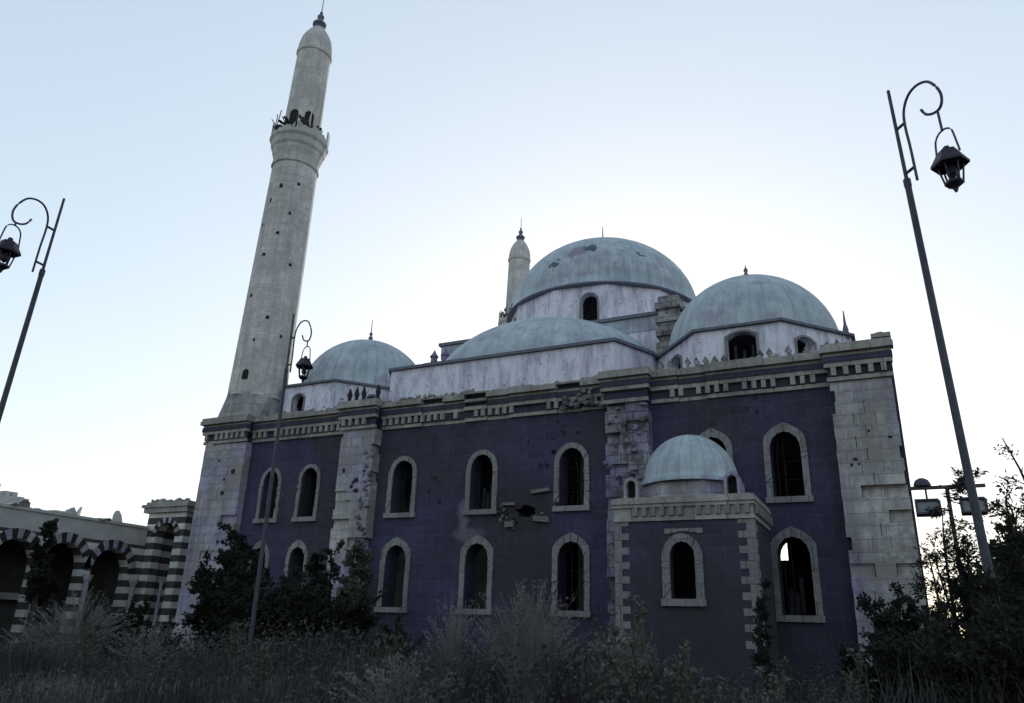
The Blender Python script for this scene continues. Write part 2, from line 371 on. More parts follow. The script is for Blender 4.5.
# loose rubble facing on the battered pier
random.seed(21); bm = bmesh.new()
for i in range(26):
    z = random.uniform(6.4, 9.2); rock(bm, Vector((random.uniform(-8.6, -6.9), 24.47, z)), (random.uniform(.06, .2), .07, random.uniform(.05, .14)))
for i in range(34):
    rock(bm, Vector((random.uniform(-10.2, -8.4), 24.72, 9.3 + abs(random.gauss(0, .35)))), (random.uniform(.06, .2), .1, random.uniform(.05, .14)))
mobj('rubble_facing', bm, M['scorched'])
random.seed(77)
for (cx_, cz_, n_) in ((-10.4, 8.9, 9), (-19.2, 7.4, 6), (-3.6, 9.1, 4), (-.3, 6.9, 5), (-26.4, 7.9, 4), (-15.6, 6.9, 4), (-11.0, 7.9, 5)):   # shrapnel pits: small dark angular scars
    bm = bmesh.new(); yy = 24.49 if (-20 < cx_ < -18.3 or cx_ > -1.1) else (24.58 if cx_ < -25.4 else 24.985)
    for i in range(n_):
        x_, z_ = cx_ + random.gauss(0, .35), cz_ + random.gauss(0, .4); q_ = random.uniform(.04, .13)
        plate(bm, front(yy), [(x_ + q_ * random.uniform(.6, 1.2) * math.cos(a_ * PI / 3), z_ + q_ * random.uniform(.5, 1.1) * math.sin(a_ * PI / 3)) for a_ in range(6)], (), .03)
    mobj('shrapnel_scar', bm, M['dark_stone'])

# cornice: runs of mouldings broken forward over the piers
def ringmould(bm, x0, x1, y, z0, z1, out, ends=(0, 0), mi=0):
    box(bm, x0 - ends[0] * out * .45, x1 + ends[1] * out * .45, y - out, y + .02, z0, z1, mi)
def cornice(bm, bd, x0, x1, y, ends=(0, 0), dmg=0, drop=0):
    random.seed(int(x0 * 31)); L = x1 - x0; n = max(1, int(L / .9)); 
    for i in range(n):
        a = x0 + L * i / n; b = x0 + L * (i + 1) / n
        e = (ends[0] if i == 0 else 0, ends[1] if i == n - 1 else 0)
        j = random.uniform(-.008, .008)
        if random.random() < dmg: j -= random.uniform(.05, .12)
        a += .003; b -= .003
        ringmould(bm, a, b, y, 9.23, 9.36, .1 + j, e)
        ringmould(bm, a, b, y, 9.66, 9.80, .20 + j, e)
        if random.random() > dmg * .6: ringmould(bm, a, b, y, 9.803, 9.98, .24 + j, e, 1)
        ringmould(bm, a, b, y, 9.983, 10.10, .20 + j, e)
        if random.random() > dmg: ringmould(bm, a, b, y, 10.103, 10.28, .36 + j, e)
        ringmould(bm, a, b, y, 10.283, 10.42 - (random.uniform(0, .1) if dmg else 0), .30 + j, e)
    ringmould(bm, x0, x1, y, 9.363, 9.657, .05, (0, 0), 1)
    m = int(L / .3)
    for i in range(m):
        if random.random() < dmg + .04: continue
        c = x0 + L * (i + .5) / m; box(bd, c - .075, c + .075, y - .19, y - .052, 9.38 + random.uniform(0, .02), 9.655)
bm = bmesh.new(); bd = bmesh.new()
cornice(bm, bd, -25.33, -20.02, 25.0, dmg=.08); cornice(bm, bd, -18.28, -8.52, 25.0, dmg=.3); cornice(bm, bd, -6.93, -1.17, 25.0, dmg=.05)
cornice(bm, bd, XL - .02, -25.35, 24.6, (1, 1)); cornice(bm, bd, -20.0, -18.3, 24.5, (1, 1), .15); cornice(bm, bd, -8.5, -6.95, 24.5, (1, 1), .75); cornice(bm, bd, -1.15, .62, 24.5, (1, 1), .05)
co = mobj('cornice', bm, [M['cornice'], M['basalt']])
mobj('dentil_course', bd, M['cornice'], parent=co)
bm = bmesh.new()   # little broken lumps and grass tufts of stone on top
random.seed(8)
for i in range(90):
    x = random.uniform(XL, XR); rock(bm, Vector((x, 24.85 + random.uniform(-.1, .3), 10.42)), (random.uniform(.04, .16), .1, random.uniform(.03, .12)))
rock(bm, Vector((.42, 24.5, 10.52)), (.3, .2, .18)); box(bm, .2, .75, 24.2, 24.9, 10.43, 10.56)
mobj('loose_stones', bm, M['cornice'])

# windows: raised surround and iron grille
def window(x, z0, z1, wd, y=YF, peak=True, fw=.19, mat='trim', parent=mosque, sill=True, grille=True, seed=0, label=None):
    random.seed(seed + int(x * 10)); bm = bmesh.new()
    inn = arch(x, z0, z1, wd)
    # pointed-topped surround; inner outline is the opening
    o = wd / 2 + fw
    if peak: out = [(x - o, z0 - .01), (x + o, z0 - .01), (x + o, z1 - .22), (x + o * .62, z1 + .12), (x, z1 + .3), (x - o * .62, z1 + .12), (x - o, z1 - .22)]
    else: out = [(x - o, z0 - .01)] + [(x + o, z0 - .01)] + [(x + o * math.cos(PI * i / 8), z1 - wd / 2 * 1.08 + (wd / 2 * 1.08 + fw) * math.sin(PI * i / 8)) for i in range(9)]
    # band between the two outlines, built as separate voussoir / jamb stones
    n = 26
    def at(poly, t):
        # param by angle around the window
        c = Vector((x, (z0 + z1) / 2))
        d = Vector((math.cos(t), math.sin(t))); best = None
        for i in range(len(poly)):
            p, q = Vector(poly[i]), Vector(poly[(i + 1) % len(poly)])
            e = q - p; den = d.x * e.y - d.y * e.x
            if abs(den) < 1e-9: continue
            s = ((p.x - c.x) * e.y - (p.y - c.y) * e.x) / den; r = ((p.x - c.x) * d.y - (p.y - c.y) * d.x) / den
            if s > 0 and -1e-6 <= r <= 1 + 1e-6 and (best is None or s < best): best = s
        return c + d * best
    zmid = (z0 + z1) / 2
    ts = [math.atan2(z0 - zmid, wd / 2) + (2 * PI - 2 * math.atan2(zmid - z0, wd / 2) * 0 - 0) * 0]
    a0 = math.atan2(z0 - zmid, wd / 2); a1 = PI - a0
    ts = [a0 + (a1 - a0) * i / n for i in range(n + 1)]
    for i in range(n):
        g = .004
        dep = .07 + random.uniform(-.02, .014)
        if random.random() < .07: dep = .02
        pts = [at(inn, ts[i] + g), at(out, ts[i] + g), at(out, ts[i + 1] - g), at(inn, ts[i + 1] - g)]
        if i == 0: pts[1] = Vector((x + o, z0 - .01)); pts[0] = Vector((x + wd / 2, z0))
        if i == n - 1: pts[2] = Vector((x - o, z0 - .01)); pts[3] = Vector((x - wd / 2, z0))
        plate(bm, front(y - dep), [tuple(p) for p in pts], (), dep - .003)
    if sill: box(bm, x - o - .04, x + o + .04, y - .13, y - .003, z0 - .2, z0 - .015)
    wn = mobj('window', bm, M[mat], parent=parent, label=label)
    if grille:
        b2 = bmesh.new(); nb = 0
        for i in range(1, 5):
            if random.random() < .45: continue
            xx = x - wd / 2 + wd * i / 5; b_ = random.gauss(0, .03); top = z1 - .1 if random.random() < .6 else z0 + random.uniform(.4, 1.4); nb += 1
            tube(b2, [(xx, y + .3, z0), (xx + b_, y + .3 - abs(b_), (z0 + top) / 2), (xx - b_, y + .3, top)], .009, 5)
        for k in range(1, 6):
            if random.random() < .5 and nb: continue
            zz = z0 + (z1 - wd / 2 - z0) * k / 5.5
            tube(b2, [(x - wd / 2, y + .32, zz), (x + random.uniform(-.1, .1), y + .32, zz + random.gauss(0, .03)), (x + wd / 2, y + .32, zz)], .008, 5)
        mobj('grille', b2, M['iron'], parent=wn)
for x, wd in UP: window(x, 5.84, 7.9, wd, peak=(x < -25 or x > -6), fw=.19 if x > -20 else .16, seed=1)
for x, wd in LO: window(x, 2.36, 4.62, wd, fw=.2 if x > -20 else .16, seed=2)
# dark depths behind the windows that face us stay hollow; broken boards in two of them
random.seed(4); bm = bmesh.new()
for x, z in ((-13.75, 5.9), (-3.0, 2.4), (-9.8, 6.1)):
    for i in range(3):
        bm.free() if False else None
        bm = bmesh.new(); box(bm, x + i * .16, x + i * .16 + .12, 25.5, 25.53, z, z + random.uniform(.5, 1.9)); mobj('window_board', bm, M['dark_stone'])

# shell damage: protruding broken stones round the hole
random.seed(12); bm = bmesh.new()
for i in range(22):
    a = random.choice((random.uniform(-.6, .7), random.uniform(2.4, 4.6))); r = 1 + random.uniform(-.05, .35)
    rock(bm, Vector((-11.7 + (.6 + .4 * random.random()) * r * math.cos(a), 24.98, 5.72 + (.3 + .3 * random.random()) * r * math.sin(a))), (random.uniform(.05, .17), .08, random.uniform(.04, .1)), random.choice((0, 1)))
for (x, z, a, b) in ((-12.35, 5.98, .26, .05), (-11.1, 6.4, .36, .06), (-11.05, 5.4, .3, .09), (-12.3, 5.25, .17, .1)):
    box(bm, -a, a, -.15, .1, -b, b, 1, Matrix.Translation((x, 25, z)) @ Matrix.Rotation(random.uniform(-.15, .15), 4, 'Y'))
mobj('shell_damage', bm, [M['dark_stone'], M['rubble']], label='broken stones round a shell hole in the wall')
random.seed(32); bm = bmesh.new()   # crumbling edge and fallen facing at the pale pier
for i in range(26):
    z = random.uniform(5.0, 8.3); rock(bm, Vector((-18.5 + random.uniform(-.25, .16), 24.53, z)), (random.uniform(.05, .17), .1, random.uniform(.05, .13)))
mobj('broken_edge', bm, M['scorched'])
# ------------------------------------------------------------------ domes and drums
def domeprof(r, z, h, n=16): return [(r * math.cos(PI / 2 * i / n), z + h * math.sin(PI / 2 * i / n)) for i in range(n)] + [(0, z + h)]
def finial(x, y, z, s, parent, tall=1.0, mat='lead_trim'):
    bm = bmesh.new()
    revolve(bm, [(.22 * s, z - .1), (.22 * s, z + .12 * s), (.08 * s, z + .2 * s), (.14 * s, z + .34 * s), (.05 * s, z + .46 * s), (.1 * s, z + .58 * s), (.03 * s, z + .7 * s), (.015 * s, z + .8 * s + .5 * s * tall), (0, z + .82 * s + .5 * s * tall)], 12, x, y)
    mobj('finial', bm, M[mat], parent=parent, smooth=True)
def sq(o, a, b, wd): return [(o - wd / 2, a), (o + wd / 2, a), (o + wd / 2, b - .2), (o + wd * .25, b - .04), (o, b), (o - wd * .25, b - .04), (o - wd / 2, b - .2)]
def corner_drum(cx, cy, ax, ay, z0, z1, wins, label, parent=mosque):
    """octagon (flattened) of plates; wins: list of (face index, width, z0, z1)"""
    c = .415
    pts = [(cx - c * ax, cy - ay), (cx + c * ax, cy - ay), (cx + ax, cy - c * ay), (cx + ax, cy + c * ay), (cx + c * ax, cy + ay), (cx - c * ax, cy + ay), (cx - ax, cy + c * ay), (cx - ax, cy - c * ay)]
    bm = bmesh.new(); fr = []
    for i in range(8):
        p, q = Vector(pts[i]), Vector(pts[(i + 1) % 8]); L = (q - p).length; u = (q - p) / L; n = Vector((u.y, -u.x)); mid = (p + q) / 2
        Mx = Matrix(((u.x, 0, n.x, mid.x), (u.y, 0, n.y, mid.y), (0, 1, 0, 0), (0, 0, 0, 1)))
        hs = [sq(o, a, b, wd) for (k, o, wd, a, b) in wins if k == i]
        plate(bm, Mx, [(-L / 2, z0), (L / 2, z0), (L / 2, z1), (-L / 2, z1)], hs, .3)
        fr += [(Mx, o, wd, a, b) for (k, o, wd, a, b) in wins if k == i]
    dr = mobj('drum', bm, M['plaster'], parent=parent, label=label)
    bm = bmesh.new()
    s = 1.035; prism(bm, [(cx + (x - cx) * s, cy + (y - cy) * s) for x, y in pts], z1 + .003, z1 + .1)
    s = 1.005; prism(bm, [(cx + (x - cx) * s, cy + (y - cy) * s) for x, y in pts], z1 + .103, z1 + .2, taper=[(cx + (x - cx) * .93, cy + (y - cy) * .93) for x, y in pts])
    mobj('eaves', bm, M['lead_trim'], parent=dr)
    for (Mx, o, wd, a, b) in fr:
        bm = bmesh.new(); inn = sq(o, a, b, wd); out = sq(o, a - .08, b + .07, wd + .16)
        plate(bm, Mx @ Matrix.Translation((0, 0, .04)), out, [inn], .05); mobj('window', bm, M['trim'], parent=dr)
        bm = bmesh.new(); random.seed(int(a * 100 + o * 37))
        for j in range(3):
            u = o - wd * .3 + wd * .3 * j; h = random.uniform(.2, .7) * (b - a)
            bm = bmesh.new(); plate(bm, Mx @ Matrix.Translation((0, 0, -.2)), [(u, a), (u + .1, a), (u + .1, a + h), (u, a + h)], (), .03)
            mobj('window_board', bm, M['dark_stone'], parent=dr)
    return dr
def dome(cx, cy, r, z, h, ribs, label, holes=(), fs=1.0, tall=1.0, foff=(0, 0)):
    bm = bmesh.new(); revolve(bm, [(r + .06, z - .02), (r + .06, z + .12)] + domeprof(r, z + .121, h - .12), 72, cx, cy)
    d = mobj('dome', bm, lead('lead_sheet', ribs, holes), smooth=True, origin=(cx, cy, z), label=label)
    finial(cx + foff[0], cy + foff[1], z + h - .02, fs, d, tall)
    return d
# right corner
corner_drum(-4.0, 29.9, 3.6, 4.1, 10.29, 12.0, [(0, .12, 1.0, 10.45, 11.82), (1, -.6, .8, 10.45, 11.6), (7, .1, .8, 10.5, 11.6)], 'pale plaster drum under the right corner dome')
dome(-4.1, 29.9, 3.35, 12.15, 3.45, 40, 'smooth corner dome at the right', fs=1.0, tall=.05)
# left corner
corner_drum(-23.2, 29.9, 3.5, 4.1, 10.29, 12.0, [(0, -.55, .62, 10.5, 11.6), (1, .2, .62, 10.5, 11.6)], 'pale plaster drum under the left corner dome')
dome(-23.2, 29.9, 3.25, 12.15, 3.35, 40, 'smooth corner dome at the left', fs=.95, tall=1.3)
# far corners
for cx in (-4.1, -23.2):
    corner_drum(cx, 48.1, 3.5, 4.0, 10.29, 12.0, [], 'drum under a far corner dome')
    dome(cx, 48.1, 3.25, 12.15, 3.35, 40, 'far corner dome')
M['lead_half'] = lead('lead_sheet_half', 44, [(1.0, -4.3, 3.6, .3, (.09, .11, .14))])
# central block
BX0, BX1, BY0, BY1, BZ = XC - 7.15, XC + 6.3, 33.0, 45.3, 16.2
bm = bmesh.new(); box(bm, BX0, BX1, BY0, BY1, 10.29, BZ)
blk = mobj('central_block', bm, M['plaster'])
bm = bmesh.new(); box(bm, BX0 - .03, BX1 + .03, BY0 - .03, BY1 + .03, 15.35, BZ - .13); mobj('lead_band', bm, M['lead_half'], parent=blk)
for hx in (BX0 + 2.4, BX1 - 2.4):
    for hy in (BY0 + 2.2, BY1 - 2.2):
        bm = bmesh.new(); revolve(bm, [(2.1, BZ + .06), (1.9, BZ + .3), (1.3, BZ + .75), (.6, BZ + 1.05), (0, BZ + 1.15)], 24, hx - (1.2 if hx > XC else 0), hy + (1.5 if hy < 39 else -1.5)); mobj('corner_roof', bm, M['lead_half'], smooth=True)
bm = bmesh.new()
for x0, y0, x1, y1 in ((BX0 - .15, BY0 - .15, BX1 + .15, BY0), (BX0 - .15, BY1, BX1 + .15, BY1 + .15), (BX0 - .15, BY0, BX0, BY1), (BX1, BY0, BX1 + .15, BY1)):
    box(bm, x0 + .002, x1 - .002, y0 + .002, y1 - .002, BZ - .12, BZ + .05)
mobj('eaves', bm, M['lead_trim'], parent=blk)
# stepped turrets at the block corners
for (x, y, sgn) in ((BX0 - .05, BY0 - .1, -1), (XC + 5.55, BY0 - .3, 1), (BX0 + .1, BY1 + .2, -1), (BX1 - .1, BY1 + .2, 1)):
    bm = bmesh.new(); random.seed(int(x * 7))
    z = 10.3; 
    while z < (BZ + .25 if sgn > 0 else 14.9):
        e = .48 + (.12 if int(z / .35) % 2 else 0); box(bm, x - e, x + e, y - e, y + e, z, z + .33); z += .335
    if sgn < 0:
        for dx in (-.34, .34):
            revolve(bm, [(.22, z), (.17, z + .45), (.26, z + .5), (.12, z + .7), (0, z + .95)], 8, x + dx, y)
    mobj('turret', bm, M['scorched'], parent=mosque)
# low wing wall left of the block with merlons on the skyline
bm = bmesh.new(); box(bm, -24.2, BX0 - .55, 33.4, 34.2, 10.29, 14.4)
for i in range(5):
    x = -23.4 + i * .66; revolve(bm, [(.15, 14.4), (.12, 14.6), (.18, 14.72), (.08, 14.9), (0, 15.1)], 8, x, 33.8)
mobj('wing_wall', bm, M['scorched'])
# central drum: sixteen-sided ring with windows
n = 12; rr = 5.35; bm = bmesh.new(); zc0, zc1 = BZ + .003, 18.65; wl = []
for i in range(n):
    a = -PI / 2 + 2 * PI * i / n + R(6); Mx = facing(XC, 39.1, a, rr); L = 2 * rr * math.tan(PI / n)
    hs = [arch(.5, 16.5, 18.2, .85)] if i in (0, 10, 2, 5, 8) else []
    plate(bm, Mx, [(-L / 2, zc0), (L / 2, zc0), (L / 2, zc1), (-L / 2, zc1)], hs, .35)
    if hs: wl.append((Mx, hs[0], i))
cdr = mobj('drum', bm, M['plaster'], label='many sided drum under the great central dome')
for Mx, h, i in wl:
    bm = bmesh.new(); plate(bm, Mx @ Matrix.Translation((0, 0, .04)), arch(.5, 16.42, 18.3, 1.05), [arch(.5, 16.5, 18.2, .85)], .05); mobj('window', bm, M['trim'], parent=cdr)
bm = bmesh.new(); revolve(bm, [(5.2, 18.653), (5.66, 18.66), (5.7, 18.72), (5.66, 18.78), (5.3, 18.86)], 64, XC, 39.1); mobj('eaves', bm, M['lead_trim'], parent=cdr, smooth=True)
dome(XC, 39.1, 5.45, 18.8, 4.75, 64, 'great central dome with torn lead sheets',
     [(.2, -4.75, 2.2, .55, (.22, .18, .24)), (-1.0, -4.95, 1.6, .4, (.06, .08, .10)), (.9, -4.6, 2.35, .38, (.05, .07, .09)), (3.4, -3.7, 2.0, .25, (.1, .12, .14))], fs=1.3, tall=.9)
# half domes on four sides; the near one is seen
def half_dome(ang, label):
    T = Matrix.Translation((XC, 39.15, 0)) @ Matrix.Rotation(ang, 4, 'Z') @ Matrix.Translation((-XC, -39.15, 0))
    bm = bmesh.new(); t = .35
    pts = [(XC - 6.0, 32.7), (XC - 6.0, 27.5), (XC - 4.95, 25.55), (XC + 5.1, 25.55), (XC + 6.0, 27.5), (XC + 6.0, 32.7)]
    for i, (p, q) in enumerate(zip(pts, pts[1:])):
        p, q = Vector(p), Vector(q); L = (q - p).length; u = (q - p) / L; nn = Vector((u.y, -u.x)); mid = (p + q) / 2
        Mx = T @ Matrix(((u.x, 0, nn.x, mid.x), (u.y, 0, nn.y, mid.y), (0, 1, 0, 0), (0, 0, 0, 1)))
        plate(bm, Mx, [(-L / 2, 10.29), (L / 2, 10.29), (L / 2, 12.0), (-L / 2, 12.0)], (), t)
    dr = mobj('drum', bm, M['plaster'], label=label)
    bm = bmesh.new(); o = [(XC - 6.12, 32.7), (XC - 6.12, 27.44), (XC - 5.03, 25.43), (XC + 5.18, 25.43), (XC + 6.12, 27.44), (XC + 6.12, 32.7)]
    prism(bm, o, 12.003, 12.12, M=T)
    prism(bm, o, 12.123, 12.2, M=T, taper=[(XC + (x - XC) * .97, 32.7 + (y - 32.7) * .96) for x, y in o])
    mobj('eaves', bm, M['lead_trim'], parent=dr)
    bm = bmesh.new(); revolve(bm, [(6.05, 12.2)] + domeprof(6.0, 12.3, 3.9), 60, XC - .75, 32.97, PI, 2 * PI, .9); bmesh.ops.transform(bm, matrix=T, verts=bm.verts)
    mobj('half_dome', bm, M['lead_half'], smooth=True, origin=tuple((T @ Vector((XC, 32.97, 12)))))
half_dome(0, 'long pale drum of the near half dome')
for a in (PI / 2, PI, 3 * PI / 2): half_dome(a, 'drum of a half dome on another side')
# parapet merlons standing on the cornice
def merlons(x0, x1, y, z, n, mat, s=1.0, label=None):
    bm = bmesh.new(); random.seed(n)
    for i in range(n):
        x = x0 + (x1 - x0) * i / max(1, n - 1)
        if random.random() < .12: continue
        h = s * random.uniform(.85, 1.05)
        plate(bm, front(y), [(x - .07, z), (x + .07, z), (x + .05, z + .2 * h), (x + .11, z + .3 * h), (x + .05, z + .42 * h), (x, z + .55 * h), (x - .05, z + .42 * h), (x - .11, z + .3 * h), (x - .05, z + .2 * h)], (), .1)
    mobj('merlon_row', bm, M[mat], label=label)
merlons(-6.6, -4.4, 25.1, 10.42, 8, 'scorched', .8); merlons(-3.2, -.8, 25.1, 10.42, 9, 'scorched', .8)
merlons(-19.9, -18.45, 24.6, 10.42, 5, 'dark_stone', 1.25, 'dark stumps of the parapet by the left drum')
bm = bmesh.new(); revolve(bm, [(.1, 11.9), (.1, 12.3), (.05, 12.5), (.02, 13.0), (0, 13.05)], 8, -.55, 28.1); mobj('corner_spike', bm, M['lead_trim'])

# ------------------------------------------------------------------ minaret (part of the mosque), copied to the far corner
def make_minaret(x, y):
    bm = bmesh.new(); random.seed(6)
    hw = 1.27
    # square base behind the front pier + chamfered transition
    box(bm, x - hw, x + hw, y - .98, y + 1.5, -.3, 10.4)
    sq = [(x - hw, y - hw - .12), (x + hw, y - hw - .12), (x + hw, y + 1.5), (x - hw, y + 1.5)]
    oc = [(x + 1.38 * math.cos(R(a)), y + 1.38 * math.sin(R(a))) for a in (247.5, 292.5, 337.5, 22.5, 67.5, 112.5, 157.5, 202.5)]
    sq8 = [(x - .9, y - hw - .1), (x + .9, y - hw - .1), (x + hw, y - .9), (x + hw, y + .9), (x + .9, y + 1.4), (x - .9, y + 1.4), (x - hw, y + .9), (x - hw, y - .9)]
    prism(bm, sq8, 10.43, 11.7, taper=oc)
    base = mobj('minaret', bm, M['limestone'], origin=(x, y, 0), label='tall near minaret rising from the left corner')
    lean = Matrix.Translation((x, y, 11.6)) @ Matrix.Rotation(R(1.0), 4, 'Y') @ Matrix.Translation((-x, -y, -11.6))
    def part(name, bm, mats, smooth=False):
        bmesh.ops.transform(bm, matrix=lean, verts=bm.verts); return mobj(name, bm, mats, parent=base, smooth=smooth, origin=(x, y, 0))
    # shaft: 16 sided, slightly irregular courses
    bm = bmesh.new(); z = 11.65; zs = []
    prof = [(1.36, 11.6)]
    for k in range(31):
        z0 = 11.7 + k * .41; r = 1.34 - .17 * k / 31; prof += [(r, z0), (r - .004, z0 + .39), (r - .014, z0 + .40)]
    prof += [(1.17, 24.4)]
    revolve(bm, prof, 16, x, y)
    part('shaft', bm, M['tower'])
    bm = bmesh.new()
    for (az, z) in ((-75, 12.3), (-60, 20.0), (-100, 16.6), (-30, 23.0), (-72, 22.7), (-95, 21.9), (-20, 18.4), (-85, 18.8), (-50, 15.4), (-15, 14.6), (-70, 14.2), (-110, 20.6), (-40, 21.2)):
        a = R(az); Mx = facing(x, y, a, 1.345 - .0137 * (z - 11.7)); plate(bm, Mx, arch(0, z, z + (.5 if z < 13 else .16 + .1 * (int(z * 10) % 2)), .3 if z < 13 else .1 + .03 * (int(z * 7) % 3)), (), .12)
    part('slit_window', bm, M['void'])
    bm = bmesh.new(); revolve(bm, [(1.16, 24.38), (1.24, 24.42), (1.26, 24.5), (1.18, 24.55), (1.2, 24.9), (1.3, 25.2), (1.32, 25.4), (1.42, 25.55), (1.45, 25.85), (1.56, 26.0), (1.56, 26.15), (0, 26.15)], 16, x, y)
    part('balcony', bm, M['tower'])
    bm = bmesh.new(); random.seed(14)
    for i in range(16):
        a = 2 * PI * (i + .5) / 16; Mx = facing(x, y, a, 1.5); deg = math.degrees(a)
        h = random.choice((.95, .9, .85, .6)) if (30 < deg < 230) else random.choice((.3, .45, .12, .6, .2))
        L = .29; top = [(L, 26.16 + h), (L * .3, 26.16 + h - random.uniform(0, .2)), (-L * .4, 26.16 + h + random.uniform(-.1, .05)), (-L, 26.16 + h - random.uniform(0, .15))]
        plate(bm, Mx, [(-L, 26.155), (L, 26.155)] + top, [], .08)
    part('balcony_parapet', bm, M['tower'])
    bm = bmesh.new()
    for i in range(26):
        a = R(random.uniform(190, 360)); rr_ = random.uniform(1.15, 1.5); rock(bm, Vector((x + rr_ * math.cos(a), y + rr_ * math.sin(a), 26.3 + random.uniform(0, .75))), (random.uniform(.06, .16), .1, random.uniform(.05, .18)))
    for i in range(8):
        a = R(random.uniform(200, 350)); p = Vector((x + 1.45 * math.cos(a), y + 1.45 * math.sin(a), 26.4)); tube(bm, [p, p + Vector((random.uniform(-.4, .4), -.2, random.uniform(.3, .9)))], .025, 5)
    part('balcony_debris', bm, M['iron'])
    bm = bmesh.new(); revolve(bm, [(.99, 26.16), (.97, 28), (.94, 30.5), (.92, 31.9), (.98, 31.95), (1.0, 32.15), (.95, 32.2), (.93, 32.7), (.86, 33.05), (.72, 33.4), (.52, 33.75), (.36, 33.95), (.34, 34.0)], 16, x, y)
    part('upper_shaft', bm, M['tower'])
    bm = bmesh.new()
    for az in (-28, -78, -170): plate(bm, facing(x, y, R(az), .965), arch(0, 26.2, 27.75, .5), (), .1)
    part('balcony_door', bm, M['void'])
    bm = bmesh.new(); revolve(bm, [(.3, 34.0), (.3, 34.25), (.4, 34.3), (.38, 34.42), (.18, 34.6), (.13, 34.72), (.2, 34.85), (.2, 34.95), (.07, 35.1), (.1, 35.22), (.03, 35.35), (.02, 36.3), (0, 36.35)], 12, x, y)
    part('finial', bm, M['lead_trim'], smooth=True)
    return base
mn = make_minaret(-26.58, 26.0)
mf = copy_tree(mn, mosque); mf.location = Vector((-26.58, 53.4, 0)) - Vector(MOS); mf['label'] = 'far minaret showing its tip behind the central dome'

# ------------------------------------------------------------------ domed annex
AX0, AX1, AY0, AY1 = -7.22, -3.3, 21.6, 24.49
bm = bmesh.new()
plate(bm, front(AY0), [(AX0, -.3), (AX1, -.3), (AX1, 4.72), (AX0, 4.72)], [arch(-5.28, 2.62, 4.14, .7)], .35)
plate(bm, facing(AX1, 0, 0), [(AY0 + .355, -.3), (AY1, -.3), (AY1, 4.72), (AY0 + .355, 4.72)], (), .35)
plate(bm, facing(AX0, 0, PI), [(-AY1, -.3), (-AY0 - .355, -.3), (-AY0 - .355, 4.72), (-AY1, 4.72)], (), .35)
box(bm, AX0 + .36, AX1 - .36, AY0 + .36, AY1 - .02, 4.5, 4.7)
annex = mobj('annex', bm, M['basalt'], label='small domed annex of dark stone projecting from the facade')
window(-5.28, 2.62, 4.14, .7, y=AY0, peak=True, fw=.22, mat='limestone_w', parent=annex, seed=5) if False else None
M['annex_trim'] = masonry('annex_trim', (.22, .215, .22), (.18, .175, .185), (.1, .1, .1), .5, .6, .012, .5, contrast=.2)
window(-5.28, 2.62, 4.14, .7, y=AY0, peak=False, fw=.22, mat='annex_trim', parent=annex, seed=5, grille=False)
bm = bmesh.new()   # lintel hood above the window
for i in range(6): plate(bm, front(AY0 - .03), [(-5.75 + i * .18, 4.36 + .03 * (2.5 - abs(i - 2.5))), (-5.58 + i * .18, 4.36 + .03 * (2.5 - abs(i - 2.5))), (-5.58 + i * .18, 4.5), (-5.75 + i * .18, 4.5)], (), .027)
mobj('lintel', bm, M['annex_trim'], parent=annex)
bm = bmesh.new(); bd = bmesh.new(); random.seed(17)
def ring3(bm, o, z0, z1):
    box(bm, AX0 - o * .4, AX1 + o * .6, AY0 - o, AY0 + .02, z0, z1); box(bm, AX1 - .02, AX1 + o * .6, AY0 + .021, AY1, z0, z1); box(bm, AX0 - o * .4, AX0 + .02, AY0 + .021, AY1, z0, z1)
ring3(bm, .07, 4.723, 4.84); ring3(bm, .04, 4.843, 5.10); ring3(bm, .12, 5.103, 5.2); ring3(bm, .17, 5.203, 5.3); ring3(bm, .12, 5.303, 5.38)
box(bm, AX0 + .03, AX1 - .03, AY0 + .03, AY1 - .01, 5.2, 5.42)
for i in range(15):
    c = AX0 + (AX1 - AX0) * (i + .5) / 15
    if random.random() > .1 and i > 1: box(bd, c - .07, c + .07, AY0 - .14, AY0 - .045, 4.86, 5.095)
for i in range(11):
    c = AY0 + (AY1 - AY0) * (i + .5) / 11; box(bd, AX1 + .045, AX1 + .14, c - .07, c + .07, 4.86, 5.095)
mobj('cornice', bm, M['cornice'], parent=annex); mobj('dentil_course', bd, M['annex_trim'], parent=annex)
for side in (0, 1):
    bm = bmesh.new(); z = 1.2; k = 0
    while z < 4.68:
        h = .2; lw = .42 if k % 2 else .2
        if side == 0: box(bm, AX0 - .015, AX0 + lw, AY0 - .015, AY0 + .3, z, z + h - .004)
        else: box(bm, AX1 - lw, AX1 + .015, AY0 - .015, AY0 + (.3 if k % 2 else .5), z, z + h - .004)
        z += h; k += 1
    mobj('quoin', bm, M['annex_trim'], parent=annex)
# low octagonal drum, dome, corner niches
cx, cy = -5.3, 23.15
bm = bmesh.new(); oc = [(cx + 1.62 * math.cos(R(22.5 + 45 * i)), cy + 1.35 * math.sin(R(22.5 + 45 * i))) for i in range(8)]; prism(bm, oc, 5.43, 6.0); mobj('drum', bm, M['limestone'], parent=annex)
bm = bmesh.new(); revolve(bm, [(1.5, 5.9), (1.52, 6.02)] + domeprof(1.42, 6.03, 1.5), 48, cx, cy); mobj('dome', bm, lead('lead_sheet_annex', 24), parent=annex, smooth=True, origin=(cx, cy, 6))
for (nx) in (AX0 + .42, AX1 - .55):
    bm = bmesh.new(); plate(bm, front(AY0 + .25), arch(nx, 5.43, 6.08, .44), [arch(nx, 5.43 + .02, 5.98, .28)], .4); mobj('corner_niche', bm, M['limestone'], parent=annex)
    bm = bmesh.new(); box(bm, nx - .16, nx + .16, AY0 + .5, AY0 + .52, 5.45, 5.99); mobj('niche_back', bm, M['void'], parent=annex)
